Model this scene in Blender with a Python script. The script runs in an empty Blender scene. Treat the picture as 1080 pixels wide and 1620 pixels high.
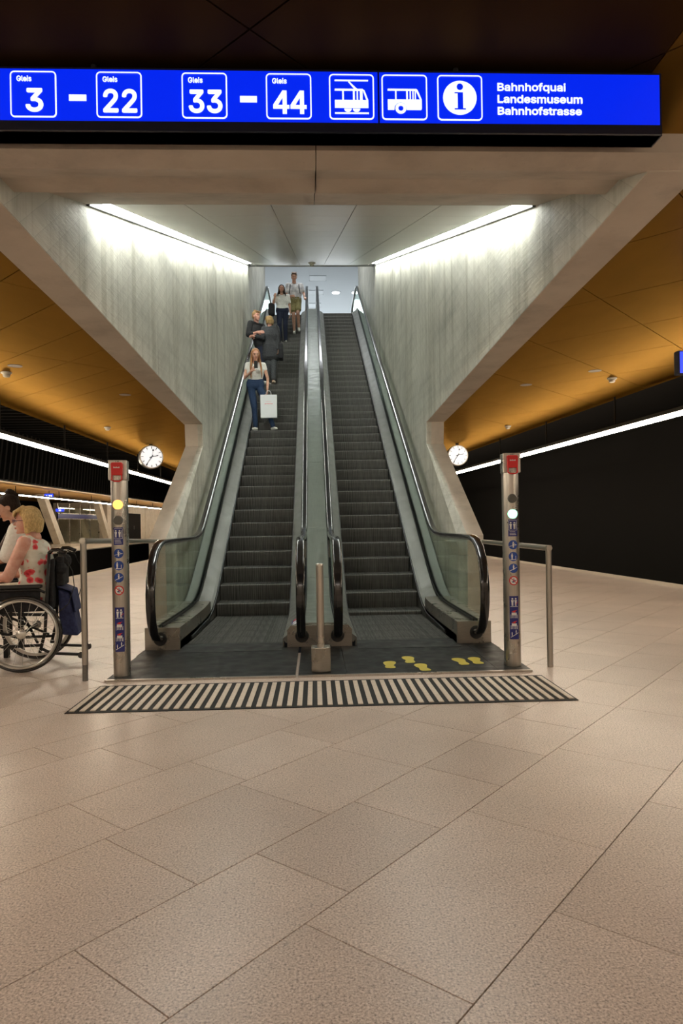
import bpy, bmesh, math, random
from math import sin, cos, pi, radians, tan, sqrt, atan2
from mathutils import Vector, Matrix

# ------------------------------------------------------------------ camera, world, exposure
S = bpy.context.scene
COL = S.collection
CAM_H = 1.13
cd = bpy.data.cameras.new('camera')
cam = bpy.data.objects.new('camera', cd)
COL.objects.link(cam)
cd.sensor_fit = 'VERTICAL'
cd.sensor_height = 36.0
cd.lens = 24.0                       # 1080 px focal length on a 1620 px tall frame
cd.shift_y = 18.0 / 1620.0
cd.clip_end = 300
cam.matrix_world = (Matrix.Translation((-0.03, 0, CAM_H)) @ Matrix.Rotation(-radians(2.25), 4, 'Z')
                    @ Matrix.Rotation(pi / 2, 4, 'X') @ Matrix.Rotation(-radians(0.9), 4, 'Z'))
S.camera = cam
w = bpy.data.worlds.new('world'); S.world = w
w.use_nodes = True
w.node_tree.nodes['Background'].inputs[0].default_value = (0.02, 0.02, 0.022, 1)
w.node_tree.nodes['Background'].inputs[1].default_value = 0.3
S.view_settings.view_transform = 'Standard'
S.view_settings.look = 'None'
S.view_settings.gamma = 1
S.view_settings.use_curve_mapping = False
S.view_settings.exposure = 0.0
LINE_POWER = 53.0                    # long platform light lines
WASH_POWER = 34.0                    # wall washers in the escalator shaft
HALL_POWER = 1650.0                   # lamps of the upper hall


def area(name, loc, rot, sx, sy, power, color):
    l = bpy.data.lights.new(name, 'AREA'); l.shape = 'RECTANGLE'; l.size = sx; l.size_y = sy
    l.energy = power; l.color = color
    o = bpy.data.objects.new(name, l); o.location = loc; o.rotation_euler = rot; COL.objects.link(o)
    return o


area('upper_hall_light', (0, 37.0, 11.3), (0, 0, 0), 12, 12, HALL_POWER, (0.92, 0.97, 1.0))
area('landing_fill_light', (0, 20.3, 11.45), (0, 0, 0), 2.8, 3.2, 170, (0.94, 0.97, 1.0))  # added unseen fill that brightens the figures near the escalator top
# lamp over the shaft mouth of the hall beside the camera (platform lights further back)
area('platform_light', (0.0, -3.5, 3.05), (0, 0, 0), 5.0, 2.5, 130, (1.0, 0.86, 0.76))

random.seed(7)


# ------------------------------------------------------------------ materials
def mat(name, base=(.5, .5, .5), rough=.5, metal=0.0, spec=.5, emit=None, estr=0, coat=0):
    m = bpy.data.materials.new(name); m.use_nodes = True
    b = m.node_tree.nodes['Principled BSDF']
    b.inputs['Base Color'].default_value = (*base, 1)
    b.inputs['Roughness'].default_value = rough
    b.inputs['Metallic'].default_value = metal
    b.inputs['Specular IOR Level'].default_value = spec
    b.inputs['Coat Weight'].default_value = coat
    if emit:
        b.inputs['Emission Color'].default_value = (*emit, 1)
        b.inputs['Emission Strength'].default_value = estr
    return m


class NT:
    def __init__(s, m):
        s.t = m.node_tree; s.b = s.t.nodes['Principled BSDF']

    def n(s, typ, **k):
        nd = s.t.nodes.new(typ)
        for a, v in k.items():
            if a.startswith('i_'):
                key = a[2:].replace('_', ' ')
                nd.inputs[int(key) if key.isdigit() else key].default_value = v
            else:
                setattr(nd, a, v)
        return nd

    def l(s, a, b): s.t.links.new(a, b)

    def coords(s, scale=(1, 1, 1), rot=(0, 0, 0), kind='Object'):
        tc = s.n('ShaderNodeTexCoord'); mp = s.n('ShaderNodeMapping')
        mp.inputs['Scale'].default_value = scale; mp.inputs['Rotation'].default_value = rot
        if kind == 'World':
            g = s.n('ShaderNodeNewGeometry'); s.l(g.outputs['Position'], mp.inputs[0])
        else:
            s.l(tc.outputs[kind], mp.inputs[0])
        return mp.outputs[0]

    def noise(s, vec, scale, detail=4, rough=.55):
        n = s.n('ShaderNodeTexNoise'); n.inputs['Scale'].default_value = scale
        n.inputs['Detail'].default_value = detail; n.inputs['Roughness'].default_value = rough
        s.l(vec, n.inputs['Vector']); return n.outputs['Fac']

    def ramp(s, fac, stops):
        r = s.n('ShaderNodeValToRGB'); e = r.color_ramp.elements
        while len(e) < len(stops): e.new(.5)
        for i, (p, c) in enumerate(stops):
            e[i].position = p; e[i].color = (*c, 1) if len(c) == 3 else c
        s.l(fac, r.inputs[0]); return r.outputs[0]

    def mix(s, fac, a, b, mode='MIX'):
        m = s.n('ShaderNodeMix', data_type='RGBA', blend_type=mode)
        for i, v in ((0, fac), (6, a), (7, b)):
            if hasattr(v, 'links'): s.l(v, m.inputs[i])
            elif i == 0: m.inputs[0].default_value = v
            else: m.inputs[i].default_value = (*v, 1)
        return m.outputs[2]

    def bump(s, h, strength=.2, dist=.01):
        b = s.n('ShaderNodeBump'); b.inputs['Strength'].default_value = strength
        b.inputs['Distance'].default_value = dist
        s.l(h, b.inputs['Height']); s.l(b.outputs[0], s.b.inputs['Normal'])


def g3(v): return (v, v, v)


def make_granite():
    m = mat('granite', rough=.33); N = NT(m)
    v = N.coords(kind='World')
    fine = N.noise(v, 150, 3, .62)
    mid = N.noise(v, 60, 3, .6)
    big = N.noise(v, 1.1, 4, .6)
    c = N.ramp(fine, [(.33, (.26, .205, .175)), (.43, (.52, .425, .365)), (.54, (.66, .55, .48)), (.66, (.82, .72, .65))])
    sp = N.ramp(mid, [(.30, g3(.55)), (.42, g3(1))])
    c = N.mix(.75, c, sp, 'MULTIPLY')
    st = N.ramp(big, [(.3, (.84, .82, .80)), (.7, (1.06, 1.05, 1.04))])
    c = N.mix(1, c, st, 'MULTIPLY')
    oi = N.n('ShaderNodeObjectInfo')
    tv = N.ramp(oi.outputs['Random'], [(0, (.90, .89, .88)), (.5, (1, .985, .97)), (1, (1.05, 1.05, 1.05))])
    c = N.mix(1, c, tv, 'MULTIPLY')
    N.l(c, N.b.inputs['Base Color'])
    return m


def make_concrete(name, dark, light, board=True, warm=0):
    m = mat(name, rough=.62); N = NT(m)
    v = N.coords(kind='World')
    vs = N.coords((.6, .22, 2.2) if board else (1, 1, 1), kind='World')
    n1 = N.noise(v, 1.2, 6, .6)
    n2 = N.noise(vs, 3.0, 6, .65)
    c = N.ramp(n1, [(.3, dark), (.7, light)])
    c2 = N.ramp(n2, [(.25, g3(.72)), (.5, g3(1)), (.8, g3(1.06))])
    c = N.mix(.85, c, c2, 'MULTIPLY')
    if board:
        # formwork boards, tilted in the wall plane, and vertical water stains
        vb = N.coords((1, 1, 1), (radians(-38), 0, 0), 'World')
        wv = N.n('ShaderNodeTexWave', wave_type='BANDS', bands_direction='Z', wave_profile='SAW')
        wv.inputs['Scale'].default_value = 2.6; wv.inputs['Distortion'].default_value = .25
        N.l(vb, wv.inputs['Vector'])
        ln = N.ramp(wv.outputs['Fac'], [(0, g3(.66)), (.045, g3(1)), (1, g3(.92))])
        c = N.mix(.85, c, ln, 'MULTIPLY')
        vst = N.coords((1, 3.4, .14), kind='World')
        stn = N.ramp(N.noise(vst, 1.6, 6, .7), [(.36, (.58, .56, .50)), (.52, g3(1))])
        c = N.mix(.65, c, stn, 'MULTIPLY')
        hn = N.noise(N.coords((1, .5, 5), (radians(-38), 0, 0), 'World'), 9, 5, .7)
        N.bump(hn, .35, .01)
    else:
        hn = N.noise(v, 30, 5, .7)
        N.bump(hn, .2, .004)
    pores = N.ramp(N.noise(v, 60, 2, .5), [(.22, g3(.6)), (.28, g3(1))])
    c = N.mix(.6, c, pores, 'MULTIPLY')
    N.l(c, N.b.inputs['Base Color'])
    return m


def make_brushed(name, base, rough=.3, metal=.9, scale=(60, 60, 1.5), wear=.25, bump=.05):
    m = mat(name, base, rough, metal); N = NT(m)
    v = N.coords(scale)
    n = N.noise(v, 3, 4, .6)
    lo = tuple(x * (1 - wear) for x in base); hi = tuple(min(1, x * (1 + wear * .6)) for x in base)
    N.l(N.ramp(n, [(.3, lo), (.7, hi)]), N.b.inputs['Base Color'])
    r = N.ramp(N.noise(N.coords((1, 1, 1)), 6, 4), [(.3, g3(rough * .75)), (.7, g3(rough * 1.3))])
    N.l(r, N.b.inputs['Roughness'])
    N.bump(n, bump, .003)
    return m


def make_ceiling(name, lo, hi, rough=.35, gloss=(.85, .42, .06), k=.35):
    m = bpy.data.materials.new(name); m.use_nodes = True
    t = m.node_tree; N = NT(m)
    out = t.nodes['Material Output']; t.nodes.remove(N.b)
    v = N.coords((1.5, .6, 1), kind='World')
    c = N.ramp(N.noise(v, 3.2, 5, .6), [(.3, lo), (.7, hi)])
    oi = N.n('ShaderNodeObjectInfo')
    c = N.mix(1, c, N.ramp(oi.outputs['Random'], [(0, g3(.92)), (1, g3(1.05))]), 'MULTIPLY')
    d = N.n('ShaderNodeBsdfDiffuse'); g = N.n('ShaderNodeBsdfGlossy'); mx = N.n('ShaderNodeMixShader')
    g.inputs['Color'].default_value = (*gloss, 1); g.inputs['Roughness'].default_value = rough
    mx.inputs[0].default_value = k
    b = N.n('ShaderNodeBump'); b.inputs['Strength'].default_value = .06; b.inputs['Distance'].default_value = .01
    N.l(N.noise(N.coords((4, .8, 1), kind='World'), 6, 3), b.inputs['Height'])
    N.l(b.outputs[0], d.inputs['Normal']); N.l(b.outputs[0], g.inputs['Normal'])
    N.l(c, d.inputs['Color']); N.l(d.outputs[0], mx.inputs[1]); N.l(g.outputs[0], mx.inputs[2]); N.l(mx.outputs[0], out.inputs[0])
    return m


def make_glass():
    m = bpy.data.materials.new('green_glass'); m.use_nodes = True
    t = m.node_tree; t.nodes.clear()
    o = t.nodes.new('ShaderNodeOutputMaterial'); mx = t.nodes.new('ShaderNodeMixShader')
    tr = t.nodes.new('ShaderNodeBsdfTransparent'); gl = t.nodes.new('ShaderNodeBsdfGlossy')
    fr = t.nodes.new('ShaderNodeLayerWeight'); fr.inputs[0].default_value = .5
    pw = t.nodes.new('ShaderNodeMath'); pw.operation = 'POWER'; pw.inputs[1].default_value = 3.5
    mu = t.nodes.new('ShaderNodeMath'); mu.operation = 'MULTIPLY_ADD'; mu.inputs[1].default_value = .45; mu.inputs[2].default_value = .03
    t.links.new(fr.outputs['Facing'], pw.inputs[0]); t.links.new(pw.outputs[0], mu.inputs[0])
    tr.inputs[0].default_value = (.94, .975, .95, 1); gl.inputs['Roughness'].default_value = .03
    gl.inputs[0].default_value = (.9, 1, .94, 1)
    t.links.new(mu.outputs[0], mx.inputs[0]); t.links.new(tr.outputs[0], mx.inputs[1])
    t.links.new(gl.outputs[0], mx.inputs[2]); t.links.new(mx.outputs[0], o.inputs[0])
    return m


def make_fabric(name, a, b, scale=40, rough=.85):
    m = mat(name, a, rough); N = NT(m)
    v = N.coords()
    N.l(N.ramp(N.noise(v, scale, 4), [(.35, a), (.65, b)]), N.b.inputs['Base Color'])
    N.bump(N.noise(v, 14, 4), .5, .02)
    return m


def make_skin(name, a):
    m = mat(name, a, .5); N = NT(m)
    v = N.coords()
    b = (a[0] * .88, a[1] * .74, a[2] * .70)
    N.l(N.ramp(N.noise(v, 22, 3), [(.35, b), (.65, a)]), N.b.inputs['Base Color'])
    N.b.inputs['Subsurface Weight'].default_value = .08
    N.b.inputs['Subsurface Radius'].default_value = (.02, .01, .006)
    return m


def make_hair(name, a, b, sc=(30, 30, 4)):
    m = mat(name, a, .45); N = NT(m)
    v = N.coords(sc)
    n = N.noise(v, 4, 5, .7)
    N.l(N.ramp(n, [(.32, a), (.66, b)]), N.b.inputs['Base Color'])
    N.bump(n, .8, .02)
    return m


def make_floral():
    m = mat('floral_fabric', rough=.85); N = NT(m)
    v = N.coords()
    vo = N.n('ShaderNodeTexVoronoi'); vo.inputs['Scale'].default_value = 12.5
    vo.inputs['Randomness'].default_value = 1
    wn = N.n('ShaderNodeTexNoise'); wn.inputs['Scale'].default_value = 22
    N.l(v, wn.inputs['Vector'])
    ad = N.n('ShaderNodeVectorMath', operation='ADD'); sc = N.n('ShaderNodeVectorMath', operation='SCALE')
    sc.inputs['Scale'].default_value = .05
    N.l(wn.outputs['Color'], sc.inputs[0]); N.l(v, ad.inputs[0]); N.l(sc.outputs[0], ad.inputs[1])
    N.l(ad.outputs[0], vo.inputs['Vector'])
    c = N.ramp(vo.outputs['Distance'], [(0, (.22, .02, .03)), (.16, (.72, .04, .06)), (.34, (.80, .14, .14)), (.40, (.74, .70, .60)), (.75, (.80, .77, .68)), (.9, (.55, .58, .38))])
    N.l(c, N.b.inputs['Base Color'])
    return m


M = {}
M['granite'] = make_granite()
M['granite_base'] = mat('joint_mortar', (.10, .08, .065), .9)
M['wall_concrete'] = make_concrete('board_marked_concrete', (.44, .435, .385), (.66, .65, .575))
M['soffit_concrete'] = make_concrete('warm_concrete', (.46, .40, .335), (.62, .55, .47), board=False)
M['steel'] = make_brushed('brushed_steel', (.50, .46, .41), .30, .95, (40, 40, 1.5), .15, .01)
M['deck_steel'] = make_brushed('deck_steel', (.18, .183, .17), .42, .35, (3, 60, 60), .1, .01)
M['skirt_steel'] = make_brushed('skirt_steel', (.22, .215, .20), .35, .85, (3, 60, 60), .2)
M['centre_deck'] = make_brushed('centre_deck', (.27, .282, .262), .38, .5, (60, 2, 2), .08, .01)
M['plinth'] = make_brushed('plinth_steel', (.34, .31, .27), .30, .85, (3, 3, 60), .1, .01)
M['plate'] = make_brushed('floor_plate_metal', (.016, .0165, .016), .46, .1, (2, 220, 40), .45, .1)
M['comb'] = make_brushed('comb_metal', (.035, .035, .034), .46, .3, (260, 6, 6), .45, .1)
M['step'] = mat('step_aluminium', (.1, .1, .1), .5, .3)
_N = NT(M['step']); _v = _N.coords((75, 1.5, 1.5))
_a = _N.ramp(_N.noise(_v, 1.0, 2, .6), [(.36, (.035, .034, .031)), (.62, (.17, .166, .150))])
_b = _N.ramp(_N.noise(_N.coords((3, 3, 3)), 1.5, 3), [(.3, g3(.75)), (.7, g3(1.1))])
_N.l(_N.mix(1, _a, _b, 'MULTIPLY'), _N.b.inputs['Base Color'])
M['rubber'] = mat('handrail_rubber', (.012, .012, .013), .16, 0, .6, coat=.4)
M['rail_steel'] = mat('rail_steel', (.46, .43, .38), .33, .95)
M['black'] = mat('black_plastic', (.012, .012, .012), .5)
M['void'] = mat('tunnel_black', (.010, .009, .008), .9, 0, .1)
M['rib'] = mat('tunnel_baffle', (.013, .012, .010), .8, 0, .2)
M['orange'] = make_ceiling('ochre_panel', (.060, .028, .003), (.086, .041, .005), .34, (.50, .275, .065), .30)
M['ring'] = mat('ceiling_ring', (.11, .055, .012), .5)
M['dark_panel'] = make_ceiling('dark_ceiling_panel', (.020, .010, .004), (.028, .014, .005), .5, (.10, .05, .015), .3)  # separate darker panel tone for the middle of the ceiling
for _k in ('plate', 'comb'): M[_k].node_tree.nodes['Principled BSDF'].inputs['Specular IOR Level'].default_value = .16
M['white_panel'] = mat('white_ceiling_metal', (.62, .62, .58), .36, .15)
M['glass'] = make_glass()
M['line_emit'] = mat('light_line_diffuser', (.9, .9, .9), .5, emit=(1.0, .86, .67), estr=LINE_POWER)
M['wash_emit'] = mat('wall_washer_tube', (.9, .9, .9), .5, emit=(.97, 1.0, .93), estr=WASH_POWER)
M['down_emit'] = mat('downlight_lens', (.9, .9, .9), .5, emit=(.95, .98, 1.0), estr=6)
M['panel_emit'] = mat('hall_light_panel', (.74, .79, .83), .5, emit=(.85, .93, 1.0), estr=.03)
M['sign_blue'] = mat('sign_blue_light', (.002, .02, .5), .3, emit=(.0, .016, .80), estr=1.0)
M['sign_white'] = mat('sign_white_light', (.8, .8, .8), .3, emit=(.80, .93, 1.0), estr=1.05)
M['sign_case'] = mat('sign_casing', (.012, .014, .03), .35)
M['red'] = mat('red_plastic', (.62, .012, .012), .35)
M['amber'] = mat('amber_lamp', (.9, .4, .1), .3, emit=(1.0, .38, .07), estr=3)
M['green'] = mat('green_lamp', (.3, .9, .6), .3, emit=(.28, 1.0, .62), estr=3.0)
M['lens_off'] = mat('dead_lens', (.10, .10, .09), .3)
M['st_blue'] = mat('sticker_blue', (.012, .06, .32), .35)
M['st_navy'] = mat('sticker_navy', (.012, .018, .17), .35)
M['st_white'] = mat('sticker_white', (.75, .75, .74), .4)
M['st_red'] = mat('sticker_red', (.62, .03, .03), .4)
M['yellow'] = mat('yellow_sticker', (.47, .38, .03), .5)
M['strip_dark'] = mat('tactile_dark', (.010, .0095, .009), .6, spec=.2)
M['strip_light'] = make_fabric('tactile_stone', (.58, .49, .40), (.68, .58, .48), 60, .5)
M['hall_white'] = mat('hall_ceiling_white', (.66, .71, .75), .6)
M['hall_floor'] = mat('hall_floor_stone', (.45, .45, .44), .4)
M['clock_face'] = mat('clock_face', (.85, .85, .86), .4, emit=(.95, .97, 1), estr=.75)
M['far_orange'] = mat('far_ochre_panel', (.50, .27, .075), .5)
M['cream'] = make_concrete('cream_concrete', (.56, .50, .41), (.66, .60, .50), board=False)
M['smoke'] = mat('detector_plastic', (.55, .50, .42), .5)
M['screen_blue'] = mat('screen_blue_light', (.01, .02, .4), .3, emit=(.04, .08, .95), estr=1.2)


# ------------------------------------------------------------------ mesh builder
class MB:
    def __init__(s): s.v = []; s.f = []

    def add(s, vs, fs):
        o = len(s.v); s.v += [tuple(x) for x in vs]; s.f += [tuple(i + o for i in f) for f in fs]; return s

    def box(s, x0, x1, y0, y1, z0, z1):
        return s.add([(x0, y0, z0), (x1, y0, z0), (x1, y1, z0), (x0, y1, z0), (x0, y0, z1), (x1, y0, z1), (x1, y1, z1), (x0, y1, z1)],
                     [(0, 3, 2, 1), (4, 5, 6, 7), (0, 1, 5, 4), (1, 2, 6, 5), (2, 3, 7, 6), (3, 0, 4, 7)])

    def obox(s, c, ax, ay, az):      # oriented box from centre and three half vectors
        c, ax, ay, az = map(Vector, (c, ax, ay, az))
        vs = [c + sx * ax + sy * ay + sz * az for sz in (-1, 1) for sx, sy in ((-1, -1), (1, -1), (1, 1), (-1, 1))]
        return s.add(vs, [(0, 3, 2, 1), (4, 5, 6, 7), (0, 1, 5, 4), (1, 2, 6, 5), (2, 3, 7, 6), (3, 0, 4, 7)])

    def prism(s, poly, axis, a, b):  # polygon in the two other axes extruded along axis
        n = len(poly)

        def P(p, t):
            return {'x': (t, p[0], p[1]), 'y': (p[0], t, p[1]), 'z': (p[0], p[1], t)}[axis]
        vs = [P(p, a) for p in poly] + [P(p, b) for p in poly]
        fs = [tuple(range(n))[::-1], tuple(range(n, 2 * n))] + [(i, (i + 1) % n, n + (i + 1) % n, n + i) for i in range(n)]
        return s.add(vs, fs)

    def cyl(s, p0, p1, r0, r1=None, n=16, caps=True):
        r1 = r0 if r1 is None else r1
        p0, p1 = Vector(p0), Vector(p1); d = (p1 - p0).normalized()
        a = d.orthogonal().normalized(); b = d.cross(a)
        vs = []
        for p, r in ((p0, r0), (p1, r1)):
            vs += [p + r * (cos(2 * pi * i / n) * a + sin(2 * pi * i / n) * b) for i in range(n)]
        fs = [(i, (i + 1) % n, n + (i + 1) % n, n + i) for i in range(n)]
        if caps: fs += [tuple(range(n))[::-1], tuple(range(n, 2 * n))]
        return s.add(vs, fs)

    def tube(s, pts, r, n=8, closed=False):
        pts = [Vector(p) for p in pts]; m = len(pts); vs = []
        up = None
        for i, p in enumerate(pts):
            if closed: t = pts[(i + 1) % m] - pts[i - 1]
            else: t = pts[min(i + 1, m - 1)] - pts[max(i - 1, 0)]
            t.normalize()
            if up is None: up = t.orthogonal().normalized()
            up = (up - t * up.dot(t)); up = up.normalized() if up.length > 1e-6 else t.orthogonal().normalized()
            b = t.cross(up)
            rr = r[i] if isinstance(r, (list, tuple)) else r
            vs += [p + rr * (cos(2 * pi * k / n) * up + sin(2 * pi * k / n) * b) for k in range(n)]
        fs = []
        for i in range(m if closed else m - 1):
            j = (i + 1) % m
            fs += [(i * n + k, i * n + (k + 1) % n, j * n + (k + 1) % n, j * n + k) for k in range(n)]
        if not closed: fs += [tuple(range(n))[::-1], tuple((m - 1) * n + k for k in range(n))]
        return s.add(vs, fs)

    def ell(s, c, r, ax=None, nu=14, nv=9):   # ellipsoid, ax = 3 axes
        c = Vector(c)
        A = ax or (Vector((1, 0, 0)), Vector((0, 1, 0)), Vector((0, 0, 1)))
        if isinstance(r, (int, float)): r = (r, r, r)
        vs = [c - A[2] * r[2]]
        for j in range(1, nv):
            ph = -pi / 2 + pi * j / nv
            vs += [c + A[0] * r[0] * cos(ph) * cos(2 * pi * i / nu) + A[1] * r[1] * cos(ph) * sin(2 * pi * i / nu) + A[2] * r[2] * sin(ph) for i in range(nu)]
        vs.append(c + A[2] * r[2]); top = len(vs) - 1
        fs = [(0, 1 + (i + 1) % nu, 1 + i) for i in range(nu)]
        for j in range(nv - 2):
            a = 1 + j * nu; b = a + nu
            fs += [(a + i, a + (i + 1) % nu, b + (i + 1) % nu, b + i) for i in range(nu)]
        a = 1 + (nv - 2) * nu
        fs += [(a + i, a + (i + 1) % nu, top) for i in range(nu)]
        return s.add(vs, fs)

    def cap(s, p0, r0, p1, r1, n=12):         # tapered capsule
        s.ell(p0, r0, None, n, 8); s.ell(p1, r1, None, n, 8)
        if (Vector(p1) - Vector(p0)).length > 1e-5: s.cyl(p0, p1, r0 * .995, r1 * .995, n)
        return s

    def lathe(s, prof, c=(0, 0, 0), n=24, axis='z', caps=True):
        vs = []; c = Vector(c)
        for r, h in prof:
            for i in range(n):
                a = 2 * pi * i / n
                p = {'z': (r * cos(a), r * sin(a), h), 'y': (r * cos(a), h, r * sin(a)), 'x': (h, r * cos(a), r * sin(a))}[axis]
                vs.append(c + Vector(p))
        fs = []
        for j in range(len(prof) - 1):
            fs += [(j * n + i, j * n + (i + 1) % n, (j + 1) * n + (i + 1) % n, (j + 1) * n + i) for i in range(n)]
        if caps: fs += [tuple(range(n))[::-1], tuple((len(prof) - 1) * n + i for i in range(n))]
        return s.add(vs, fs)

    def mesh(s, name, m, smooth=False, fix=True):
        me = bpy.data.meshes.new(name); me.from_pydata(s.v, [], s.f)
        if fix:
            bm = bmesh.new(); bm.from_mesh(me); bmesh.ops.recalc_face_normals(bm, faces=bm.faces); bm.to_mesh(me); bm.free()
        if m: me.materials.append(m)
        if smooth:
            for p in me.polygons: p.use_smooth = True
        me.update(); return me

    def build(s, name, m, parent=None, smooth=False, fix=True, loc=None, auto=False):
        o = bpy.data.objects.new(name, s.mesh(name, m, smooth or auto, fix)); COL.objects.link(o)
        if auto: o.data.set_sharp_from_angle(angle=radians(40))
        if parent: o.parent = parent
        if loc: o.location = loc
        return o


def inst(name, me, parent=None, loc=(0, 0, 0), rot=(0, 0, 0), scale=None):
    o = bpy.data.objects.new(name, me); COL.objects.link(o); o.parent = parent
    o.location = loc; o.rotation_euler = rot
    if scale: o.scale = scale
    return o


def tag(o, label=None, cat=None, group=None, kind=None):
    if label: o['label'] = label
    if cat: o['category'] = cat
    if group: o['group'] = group
    if kind: o['kind'] = kind
    return o


def thing(name, label, cat, loc=(0, 0, 0), rz=0, group=None):
    o = bpy.data.objects.new(name, None); COL.objects.link(o); o.empty_display_size = .1
    o.location = loc; o.rotation_euler = (0, 0, rz); return tag(o, label, cat, group)


def bevel(o, w=.004, seg=2, ang=40):
    b = o.modifiers.new('bevel', 'BEVEL'); b.width = w; b.segments = seg; b.limit_method = 'ANGLE'; b.angle_limit = radians(ang)
    return o


def clip(poly, a, b, c):     # keep a*x+b*y<=c
    out = []
    for i in range(len(poly)):
        p, q = poly[i - 1], poly[i]
        dp = a * p[0] + b * p[1] - c; dq = a * q[0] + b * q[1] - c
        if (dp <= 0) != (dq <= 0):
            t = dp / (dp - dq); out.append((p[0] + (q[0] - p[0]) * t, p[1] + (q[1] - p[1]) * t))
        if dq <= 0: out.append(q)
    return out


def parea(p): return abs(sum(p[i - 1][0] * p[i][1] - p[i][0] * p[i - 1][1] for i in range(len(p)))) / 2


# ------------------------------------------------------------------ floor of granite slabs
RE = lambda y: 6.19 - .0573 * (y - 11.34)        # right platform edge
RL = lambda y: 4.885 - .0753 * (y - 10.94)       # right light line
Y0, Y1 = -4.0, 46.0
floor = MB()
base_poly = [(-5.7, Y0), (RE(Y0), Y0), (RE(Y1), Y1), (-5.7, Y1)]
hole = (-1.6, 1.6, 6.0, 23.0)
for (xa, xb, ya, yb) in ((-5.7, -1.6, Y0, Y1), (-1.6, 1.6, Y0, 6.0), (-1.6, 1.6, 23.0, Y1)):
    floor.box(xa, xb, ya, yb, -.30, -.006)
floor.prism([(1.6, Y0), (RE(Y0), Y0), (RE(Y1), Y1), (1.6, Y1)], 'z', -.30, -.006)
FL = floor.build('floor', M['granite_base']); tag(FL, 'pale speckled granite platform floor laid in diagonal slabs', None, None, 'structure')
A = radians(48.8); ca, sa = cos(A), sin(A)


def uv2xy(u, w_): return (u * ca - w_ * sa, u * sa + w_ * ca)


rows = [-1.56, -1.15, -.63, -.22, .28, .80, 1.33, 1.74, 2.26, 2.66, 3.19, 3.48]
wv_ = 3.48
flip = 0
while wv_ < 36: wv_ += (.52, .41)[flip % 2]; flip += 1; rows.append(wv_)
wv_ = -1.56; flip = 0
while wv_ > -8: wv_ -= (.52, .41)[flip % 2]; flip += 1; rows.insert(0, wv_)
known = {.28: ([-.99, -.05, .9, 1.89, 2.86, 3.8], .93), .80: ([.47, 1.405, 2.35, 3.27, 4.2], .93), 1.33: ([.3, .94, 1.61, 2.155, 2.66, 3.13, 3.64, 4.2], .6),
         1.74: ([.1, .72, 1.355, 2.0, 2.62, 3.25], .62), 2.26: ([.2, .82, 1.44, 2.055, 2.675, 3.3], .62),
         2.66: ([.1, 1.0, 1.91, 2.83], .93), 3.19: ([.2, .95, 1.71, 2.45], .75)}
tiles_rest = MB(); ntile = 0
tile_list = []
G = .0022
for i in range(len(rows) - 1):
    w0, w1 = rows[i], rows[i + 1]
    js, sp = known.get(round(w0, 2), (None, None))
    if js is None:
        sp = (.62, .93)[i % 2]; js = [random.uniform(0, .9)]
    js = list(js)
    while js[0] > -12: js.insert(0, js[0] - sp)
    while js[-1] < 46: js.append(js[-1] + sp)
    for a_, b_ in zip(js, js[1:]):
        poly = [uv2xy(a_ + G, w0 + G), uv2xy(b_ - G, w0 + G), uv2xy(b_ - G, w1 - G), uv2xy(a_ + G, w1 - G)]
        poly = clip(poly, 0, -1, -Y0); poly = clip(poly, 0, 1, 36) if poly else poly
        poly = clip(poly, -1, 0, 5.33) if poly else poly
        poly = clip(poly, 1, .0573, 5.80 + .0573 * 11.34) if poly else poly
        if len(poly) < 3 or parea(poly) < .002: continue
        ys = [p[1] for p in poly]; xs = [p[0] for p in poly]
        pieces = [poly]
        if max(ys) > 6.0 and min(xs) < 1.6 and max(xs) > -1.6:
            pieces = [clip(poly, 0, 1, 6.0)]
            up = clip(poly, 0, -1, -6.0)
            if len(up) > 2: pieces += [clip(up, 1, 0, -1.6), clip(up, -1, 0, -1.6)]
        pieces = [p for p in pieces if len(p) > 2 and parea(p) > .0005]
        if pieces: tile_list.append((sum(ys) / len(ys), pieces))


def tile_vis(yc): return yc
tile_list.sort(key=lambda t: abs(t[0] - 3.5))
for k, (yc, pieces) in enumerate(tile_list):
    if k < 285 and yc > .6:
        mb = MB()
        for p in pieces: mb.prism(p, 'z', -.03, 0.0)
        mb.build('slab', M['granite'], FL)
    else:
        for p in pieces: tiles_rest.prism(p, 'z', -.03, 0.0)
tag(tiles_rest.build('distant_slabs', M['granite'], FL), None, None, None, 'stuff')
# platform edge coping stones
k = 0
y = Y0
while y < 40:
    MB().box(-5.7, -5.335, y + .003, y + .897, -.05, 0).build('coping_stone', M['strip_light'], FL)
    p = [(RE(y + .003) - .385, y + .003), (RE(y + .003), y + .003), (RE(y + .897), y + .897), (RE(y + .897) - .385, y + .897)]
    MB().prism(p, 'z', -.05, 0).build('coping_stone', M['strip_light'], FL)
    y += .9


# ------------------------------------------------------------------ tracks, tunnel
def struct(mb, name, m, label, **kw):
    return tag(mb.build(name, m, **kw), label, None, None, 'structure')


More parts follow.
